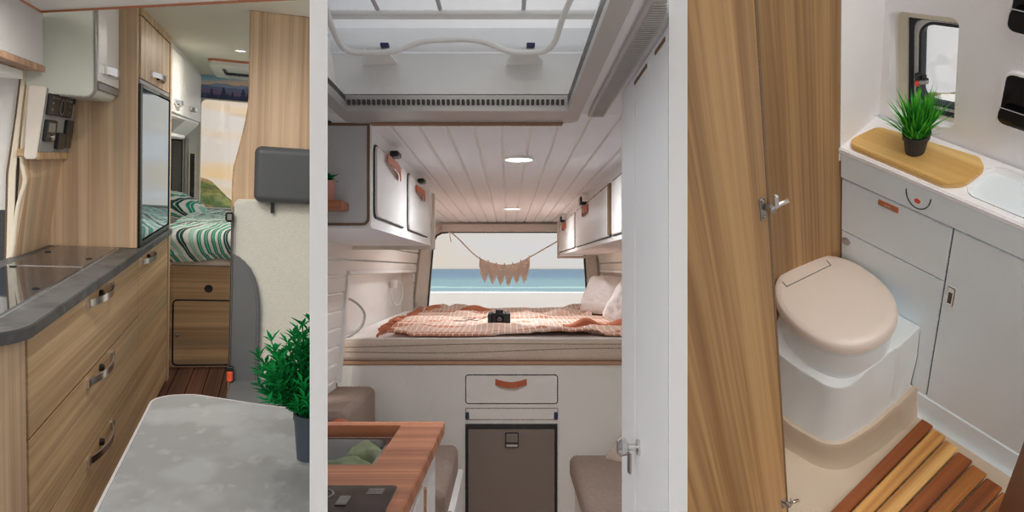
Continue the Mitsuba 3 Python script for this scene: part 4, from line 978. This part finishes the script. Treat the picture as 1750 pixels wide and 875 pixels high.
place('window_5__pane', prism(wg.buffer(-.005), 'y', .258, .260), 'pane', R)
h_ = place('window_5__latch', cat_([tube([(-.268, .236, 1.140), (-.255, .218, 1.141), (-.228, .215, 1.150)], .007, 10), disc((-.250, .215, 1.150), 'z', .008, .014, 16), disc((-.236, .215, 1.152), 'z', .006, .012, 16), tube([(-.258, .232, 1.135), (-.256, .226, 1.10), (-.238, .232, 1.07)], .005, 8)]), 'rubber', R, 30); lab(h_, 'dark latch')
lab(place(h_ + '__button', trimesh.creation.icosphere(subdivisions=2, radius=.0085).apply_translation((-.247, .207, 1.139)), 'red_button', R, True), 'red button')
place(h_ + '__lever', tube([(-.243, .209, 1.142), (-.222, .209, 1.151)], .0055, 8), 'alu', R, 30)

# vanity cabinet
VC = 'vanity_cabinet'; lab(VC, 'white washroom vanity cabinet with flap, door and lower panel beside the toilet', 'cabinet')
place(VC + '__body', bx(XW, .60, .012, .158, .0, .925), 'bath_cab', R)
lab(place(VC + '__flap', plate('y', .012, 0, sbox(XW + .003, .706, .008, .918), .002), 'bath_cab', R), 'white flap with leather tab')
lab(place(VC + '__lower_panel', plate('y', .012, .001, Polygon([(XW + .003, .10), (XW + .003, .700), (.008, .700), (.008, .10)]), .002), 'bath_cab', R), 'white lower panel')
d = place(VC + '__door', plate('y', .012, 0, sbox(.013, .10, .60, .918), .002), 'bath_cab', R); lab(d, 'white door with chrome handle')
for nm, bb in (('__gap', (XW, .60, .918, .925)), ('__gap', (XW, .008, .700, .706)), ('__gap', (.008, .013, .10, .918))):
    lab(place(VC + nm, bx(bb[0], bb[1], .008, .0125, bb[2], bb[3]), 'line_dark', R), 'dark joint')
t_ = place(VC + '__flap__tab', bx(-.200, -.140, -.003, .001, .886, .906, .001), 'handle_wood', R); lab(t_, 'brown leather tab'); place(t_ + '__loop', bx(-.180, -.160, -.006, -.002, .892, .900, .001), 'trim_wood', R)
place(d + '__handle', bx(.024, .046, -.006, .0, .622, .702, .003), 'chrome', R); place(d + '__handle__slot', bx(.030, .040, -.0075, -.005, .635, .68), 'dark_grey', R)
lab(place(VC + '__lock', disc((0, 0, 0), 'z', .014, .006, 24).apply_transform(trimesh.transformations.rotation_matrix(math.pi / 2, [1, 0, 0])).apply_translation([-.300, .001, .664]), 'steel', R, 30), 'round metal lock')
place(VC + '__apron', bx(XW, .62, -.004, .158, .925, 1.022, .004), 'bath_cab', R); lab(VC + '__apron', 'white apron with a half circle emblem')
th = np.linspace(math.pi * 1.0, 2 * math.pi, 30); em = place(VC + '__emblem', cat_([prism(LineString(np.c_[-.087 + .034 * np.cos(th), .993 + .052 * np.sin(th)]).buffer(.0012), 'y', -.0056, -.0038)]), 'line_dark', R); lab(em, 'thin dark half circle')
lab(place(em + '__dot', disc((0, 0, 0), 'z', .0085, .0014, 24).apply_transform(trimesh.transformations.rotation_matrix(math.pi / 2, [1, 0, 0])).apply_translation([-.088, -.0038, .967]), 'red_button', R, 30), 'orange dot')
CT = 'washroom_counter'; lab(CT, 'white moulded washroom counter with a shallow basin at the right', 'counter')
cpoly = rounded([(-.345, -.006), (-.345, .155), (.64, .155), (.64, -.006)], .008); bs = rr(.008, .55, .018, .135, .03)
place(CT + '__end_lip', bx(-.345, XW, -.006, .02, .985, 1.023, .004), 'bath_wall', R)
place(CT + '__slab', plate('z', 1.022, 1.038, cpoly.difference(bs), .004), 'bath_wall', R, 30)
V, F = [], []
lv = [(0, 1.036), (.004, 1.030), (.012, 1.005), (.026, .994), (.045, .992)]
for o, z in lv: V += [[*p, z] for p in samp(bs.buffer(-o))]
for a in range(len(lv) - 1):
    for j in range(90): p0, p1 = a * 90 + j, a * 90 + (j + 1) % 90; F += [[p0, p1, p1 + 90], [p0, p1 + 90, p0 + 90]]
V.append([.28, .08, .992]); F += [[(len(lv) - 1) * 90 + j, (len(lv) - 1) * 90 + (j + 1) % 90, len(V) - 1] for j in range(90)]
lab(place(CT + '__basin', trimesh.Trimesh(V, F, process=False), 'bath_wall', R, 40), 'shallow basin')
WB = 'wooden_board'; place(WB, plate('z', 1.040, 1.054, rounded([(-.318, .004), (-.285, .105), (-.02, .130), (.012, .10), (.004, .03), (-.03, .004)], .028), .003), 'board_wood', R, 30); lab(WB, 'pale wooden board with rounded corners on the washroom counter', 'board')
GP = 'potted_grass'; lab(GP, 'black pot of bright green grass on the wooden board', 'potted plant'); gc = np.array([-.152, .068, 1.054])
place(GP + '__pot', lathe([[0, 0], [.023, 0], [.029, .046], [.032, .047], [.033, .064], [.029, .064], [.028, .055], [0, .055]], gc, 'z', 40), 'pot_black', R, 30)
def blade(base, a, lean, L, w):
    n = 5; t = np.linspace(0, 1, n); h = np.array([math.cos(a), math.sin(a), 0]); s = np.array([-math.sin(a), math.cos(a), 0])
    c = base + np.outer(t * math.sin(lean) * L * (.6 + .6 * t), h) + np.outer(t * math.cos(lean) * L * (1 - .1 * t * lean), [0, 0, 1]); ww = w * (1 - t ** 2.2)[:, None] / 2 + .0001
    V = np.empty((2 * n, 3)); V[0::2] = c - s * ww; V[1::2] = c + s * ww
    return V, np.array([[2 * i, 2 * i + 1, 2 * i + 3] for i in range(n - 1)] + [[2 * i, 2 * i + 3, 2 * i + 2] for i in range(n - 1)])
for m in ('grass_a', 'grass_b'):
    bl = []
    for k in range(190):
        a = rng.uniform(0, 6.28); r_ = .024 * math.sqrt(rng.uniform()); bl.append(blade(gc + [r_ * math.cos(a), r_ * math.sin(a), .052], a + rng.uniform(-.5, .5), rng.uniform(.02, .50) * (.35 + r_ / .024), rng.uniform(.055, .125), rng.uniform(.0045, .0075)))
    lab(place(GP + '__grass_blades', joined(bl), m, R), ('bright', 'darker')[m == 'grass_b'] + ' green blades', kind='stuff')

# black niche boxes on the back wall
for i, (x0, x1, z0, z1, l) in enumerate(((-.008, .30, 1.158, 1.300, 'lower'), (-.024, .30, 1.408, 1.57, 'upper'))):
    nb = rr(x0, x1, z0, z1, .022); t = numbered('wall_box'); lab(t, f'glossy black wall pocket at the right edge, the {l} of the two', 'wall box')
    place(t + '__rim', prism(nb.buffer(.004).difference(nb.buffer(-.002)), 'y', .150, .160), 'bath_wall', R); place(t + '__pocket', prism(nb.buffer(-.002), 'y', .154, .161), 'black_gloss', R)
    place(t + '__front', plate('y', .156, .140, rr(x0 + .004, x1 - .004, z0 + .003, z0 + (z1 - z0) * .36, .018), .004), 'black_gloss', R, 30); place(t + '__edge', tube([(x0 + .006, .140, z0 + (z1 - z0) * .36), (x1, .140, z0 + (z1 - z0) * .36)], .0015, 6), 'alu', R)

# toilet
TO = 'toilet'; lab(TO, 'white camper toilet with closed oval lid in the washroom corner', 'toilet')
def oval(cx, cy, a, b, rot, n=72, front=0.0):
    t = np.arange(n) * 2 * np.pi / n; ex = .9
    x_ = a * np.sign(np.cos(t)) * np.abs(np.cos(t)) ** ex; y_ = b * np.sign(np.sin(t)) * np.abs(np.sin(t)) ** ex
    c, s = math.cos(rot), math.sin(rot); return np.c_[cx + c * x_ - s * y_, cy + s * x_ + c * y_]
def loft(levels, n=72, cap=True):
    V, F = [], []
    for pts, z in levels: V += [[*p, z] for p in pts]
    for a in range(len(levels) - 1):
        for j in range(n): p0, p1 = a * n + j, a * n + (j + 1) % n; F += [[p0, p1, p1 + n], [p0, p1 + n, p0 + n]]
    for a in (0, len(levels) - 1):
        V.append([*np.mean(levels[a][0], axis=0), levels[a][1]]); F += [[a * n + (j + 1) % n, a * n + j, len(V) - 1] if a == 0 else [a * n + j, a * n + (j + 1) % n, len(V) - 1] for j in range(n)]
    m = trimesh.Trimesh(V, F, process=False); m.fix_normals(); return m
tc, tr = (-.222, -.158), -.18
O = lambda k, dx=0, dy=0: oval(tc[0] + dx, tc[1] + dy, .186 * k, .148 * k, tr)
place(TO + '__lid', loft([(O(1.0), .562), (O(1.005), .57), (O(1.0), .585), (O(.985), .596), (O(.95), .604), (O(.85), .609), (O(.5), .612), (O(.1), .613)]), 'lid', R, 60); lab(TO + '__lid', 'closed cream white lid')
hp = np.array([[-.372, -.205, .6065], [-.348, -.213, .609], [-.302, -.068, .609], [-.325, -.058, .606]])
place(TO + '__lid__hinge_line', cat_([tube([hp[i] + [0, 0, .0035], hp[i + 1] + [0, 0, .0035]], .0013, 5) for i in range(3)]), 'trim_grey', R)
lab(place(TO + '__seat', loft([(O(.955), .548), (O(.985), .551), (O(.985), .559), (O(.96), .5615)]), 'bath_white', R, 60), 'thin seat ring')
place(TO + '__bowl', loft([(O(.86, 0, .005), .345), (O(.885, 0, .005), .36), (O(.915), .42), (O(.94), .49), (O(.955), .53), (O(.955), .547)]), 'bath_white', R, 60)
bp_ = Polygon(oval(tc[0] + .0, tc[1] - .005, .172, .165, 0)).union(Polygon([(-.32, .0), (-.037, .0), (-.043, -.19), (-.32, -.19)])).buffer(-.02).buffer(.02, quad_segs=12).intersection(sbox(-.6, -.6, -.037, .0))
def stack(poly, lv): return cat_([prism(poly.buffer(o, quad_segs=12), 'z', z0, z1) for o, z0, z1 in lv])
base_poly = rounded([(-.42, .0), (-.037, .0), (-.046, -.20), (-.075, -.345), (-.22, -.365), (-.37, -.35), (-.42, -.2)], .085).union(sbox(-.2, -.09, -.037, 0)).buffer(.0)
cs = rounded([(-.39, 0), (-.037, 0), (-.050, -.19), (-.085, -.315), (-.225, -.322), (-.35, -.315), (-.40, -.18)], .085).union(sbox(-.2, -.10, -.037, 0)).union(Polygon([(-.2, -.1), (-.037, -.05), (-.050, -.17), (-.2, -.2)]))


def lp(p, z): return (radial(p, 160, (-.2, -.15)), z)
def rim(pts): t = np.clip((pts[:, 1] + .30) / .12, 0, 1); return .395 + .055 * t * t * (3 - 2 * t)


def ped(levels):
    n = 160; V, F = [], []
    for p, f in levels:
        q = radial(p, n, (-.2, -.15)); z = rim(q); V.append(np.c_[q, np.where(z > 0, .114 + (z - .114) * f[0] + f[1], 0)])
    for a in range(len(levels) - 1):
        for j in range(n): p0, p1 = a * n + j, a * n + (j + 1) % n; F += [[p0, p1, p1 + n], [p0, p1 + n, p0 + n]]
    V = np.vstack(V); k = len(levels) - 1
    V = np.vstack([V, [[*V[k * n:, :2].mean(0), .42]], [[*V[:n, :2].mean(0), .114]]])
    for j in range(n): F += [[k * n + j, k * n + (j + 1) % n, len(V) - 2], [(j + 1) % n, j, len(V) - 1]]
    m = trimesh.Trimesh(V, F, process=False); m.fix_normals(); return m


pedm = ped([(base_poly, (0, 0)), (base_poly.buffer(-.003), (.06, 0)), (cs.buffer(.003), (.5, 0)), (cs, (.97, 0)), (cs.buffer(-.001), (1, 0)), (cs.buffer(-.005), (1, .003))])
place(TO + '__pedestal', pedm, 'bath_white', R, 50); lab(TO + '__pedestal', 'rounded white pedestal running into a box by the cabinet')

# shower tray and duckboard
ft = Polygon([(-.62, .0), (.62, .0), (.62, -.95), (-.62, -.95)])
place('floor_002', prism(ft, 'z', -.03, 0), 'tray', R); lab('floor_002', 'cream moulded shower tray', kind='structure')
step = base_poly.buffer(.018, quad_segs=12)
place('floor_002__step', loft([lp(base_poly.buffer(.046, quad_segs=12), .0), lp(base_poly.buffer(.036, quad_segs=12), .012), lp(base_poly.buffer(.024, quad_segs=12), .04), lp(base_poly.buffer(.020, quad_segs=12), .098), lp(base_poly.buffer(.012, quad_segs=12), .113), lp(base_poly.buffer(-.01, quad_segs=12), .114)], 160), 'tray', R, 50); lab('floor_002__step', 'raised cream step round the toilet')
place('floor_002__cove', prism([(0.004, 0), (-.030, 0), (-.018, .010), (-.010, .03), (-.004, .095), (.004, .1)], 'x', -.04, .62), 'bath_cab', R, 40); lab('floor_002__cove', 'upturned edge of the tray')
DB = 'duckboard'; lab(DB, 'acacia wood slatted duckboard on the washroom floor', 'duckboard')
xj = [.030, .069, .118, .171, .226, .279, .334, .388, .44]; mats = ['acacia_2', 'acacia_1', 'acacia_3', 'acacia_2', 'acacia_0', 'acacia_2', 'acacia_0', 'acacia_1']
xj = [.030, .074, .124, .174, .226, .279, .334, .388, .44]
for i, (a, b) in enumerate(zip(xj[:-1], xj[1:])):
    place(DB + '__slat', bx(a + .002, b - .0035, -.95, -.040 - .20 * (a - .03), .012, .030, .003), mats[i], R)
for yy in (-.30, -.62): place(DB + '__batten', bx(.032, .438, yy - .015, yy + .015, .0, .012), 'door_frame', R)

# washroom door with hinges
WD = 'washroom_door'; lab(WD, 'open wood-grain washroom door at the left with two metal hinges', 'door')
dpoly = Polygon([(-.5575, 2.0), (-.6063, .006), (-.95, .006), (-.95, 2.0)])
place(WD + '__leaf', prism(dpoly, 'x', -.072, -.05), 'wood_bath', R)
lab(place(WD + '__edge_band', prism(LineString([(-.555, 2.0), (-.6038, .006)]).buffer(.003, cap_style='flat'), 'x', -.073, -.049), 'brown', R), 'thin dark edge')
for zc in (1.455, .150):
    ye = -.560 - .0245 * (1.894 - zc); x0 = -.05
    h_ = place(WD + '__hinge', cat_([bx(x0, x0 + .003, ye - .022, ye - .008, zc - .030, zc + .030, .001), disc((x0 + .003, ye - .015, zc + .022), 'x', .004, .003, 12), disc((x0 + .003, ye - .015, zc - .022), 'x', .004, .003, 12), bx(x0 + .003, x0 + .022, ye - .014, ye + .0, zc - .008, zc + .008, .003)]), 'steel', R, 30)
    place(h_ + '__arm', cat_([tube([(x0 + .012, ye - .008, zc - .002), (x0 + .020, ye + .012, zc + .002), (x0 + .030, ye + .024, zc + .008)], .0055, 8), bx(x0 + .014, x0 + .024, ye - .002, ye + .008, zc + .0, zc + .032, .003)]), 'chrome', R, 30)
# near door frame at the right bottom
place('trim_8', prism([(.402, -.30), (.47, -.36), (.56, -.26), (.48, -.20)], 'z', -.3, .86), 'door_frame', R); lab('trim_8', 'dark brown door post at the lower right edge', kind='structure')

hill('hill_001', 9.2, 16.0, 7.0, 5.0, -.6, 5.08, 15, 'grassy bank seen through the washroom window')
place('white_wall', bx(6.95, 9.4, 12.2, 12.4, -.5, 4.30), 'foam', WORLD); lab('white_wall', 'low white wall outside the washroom window', 'wall')
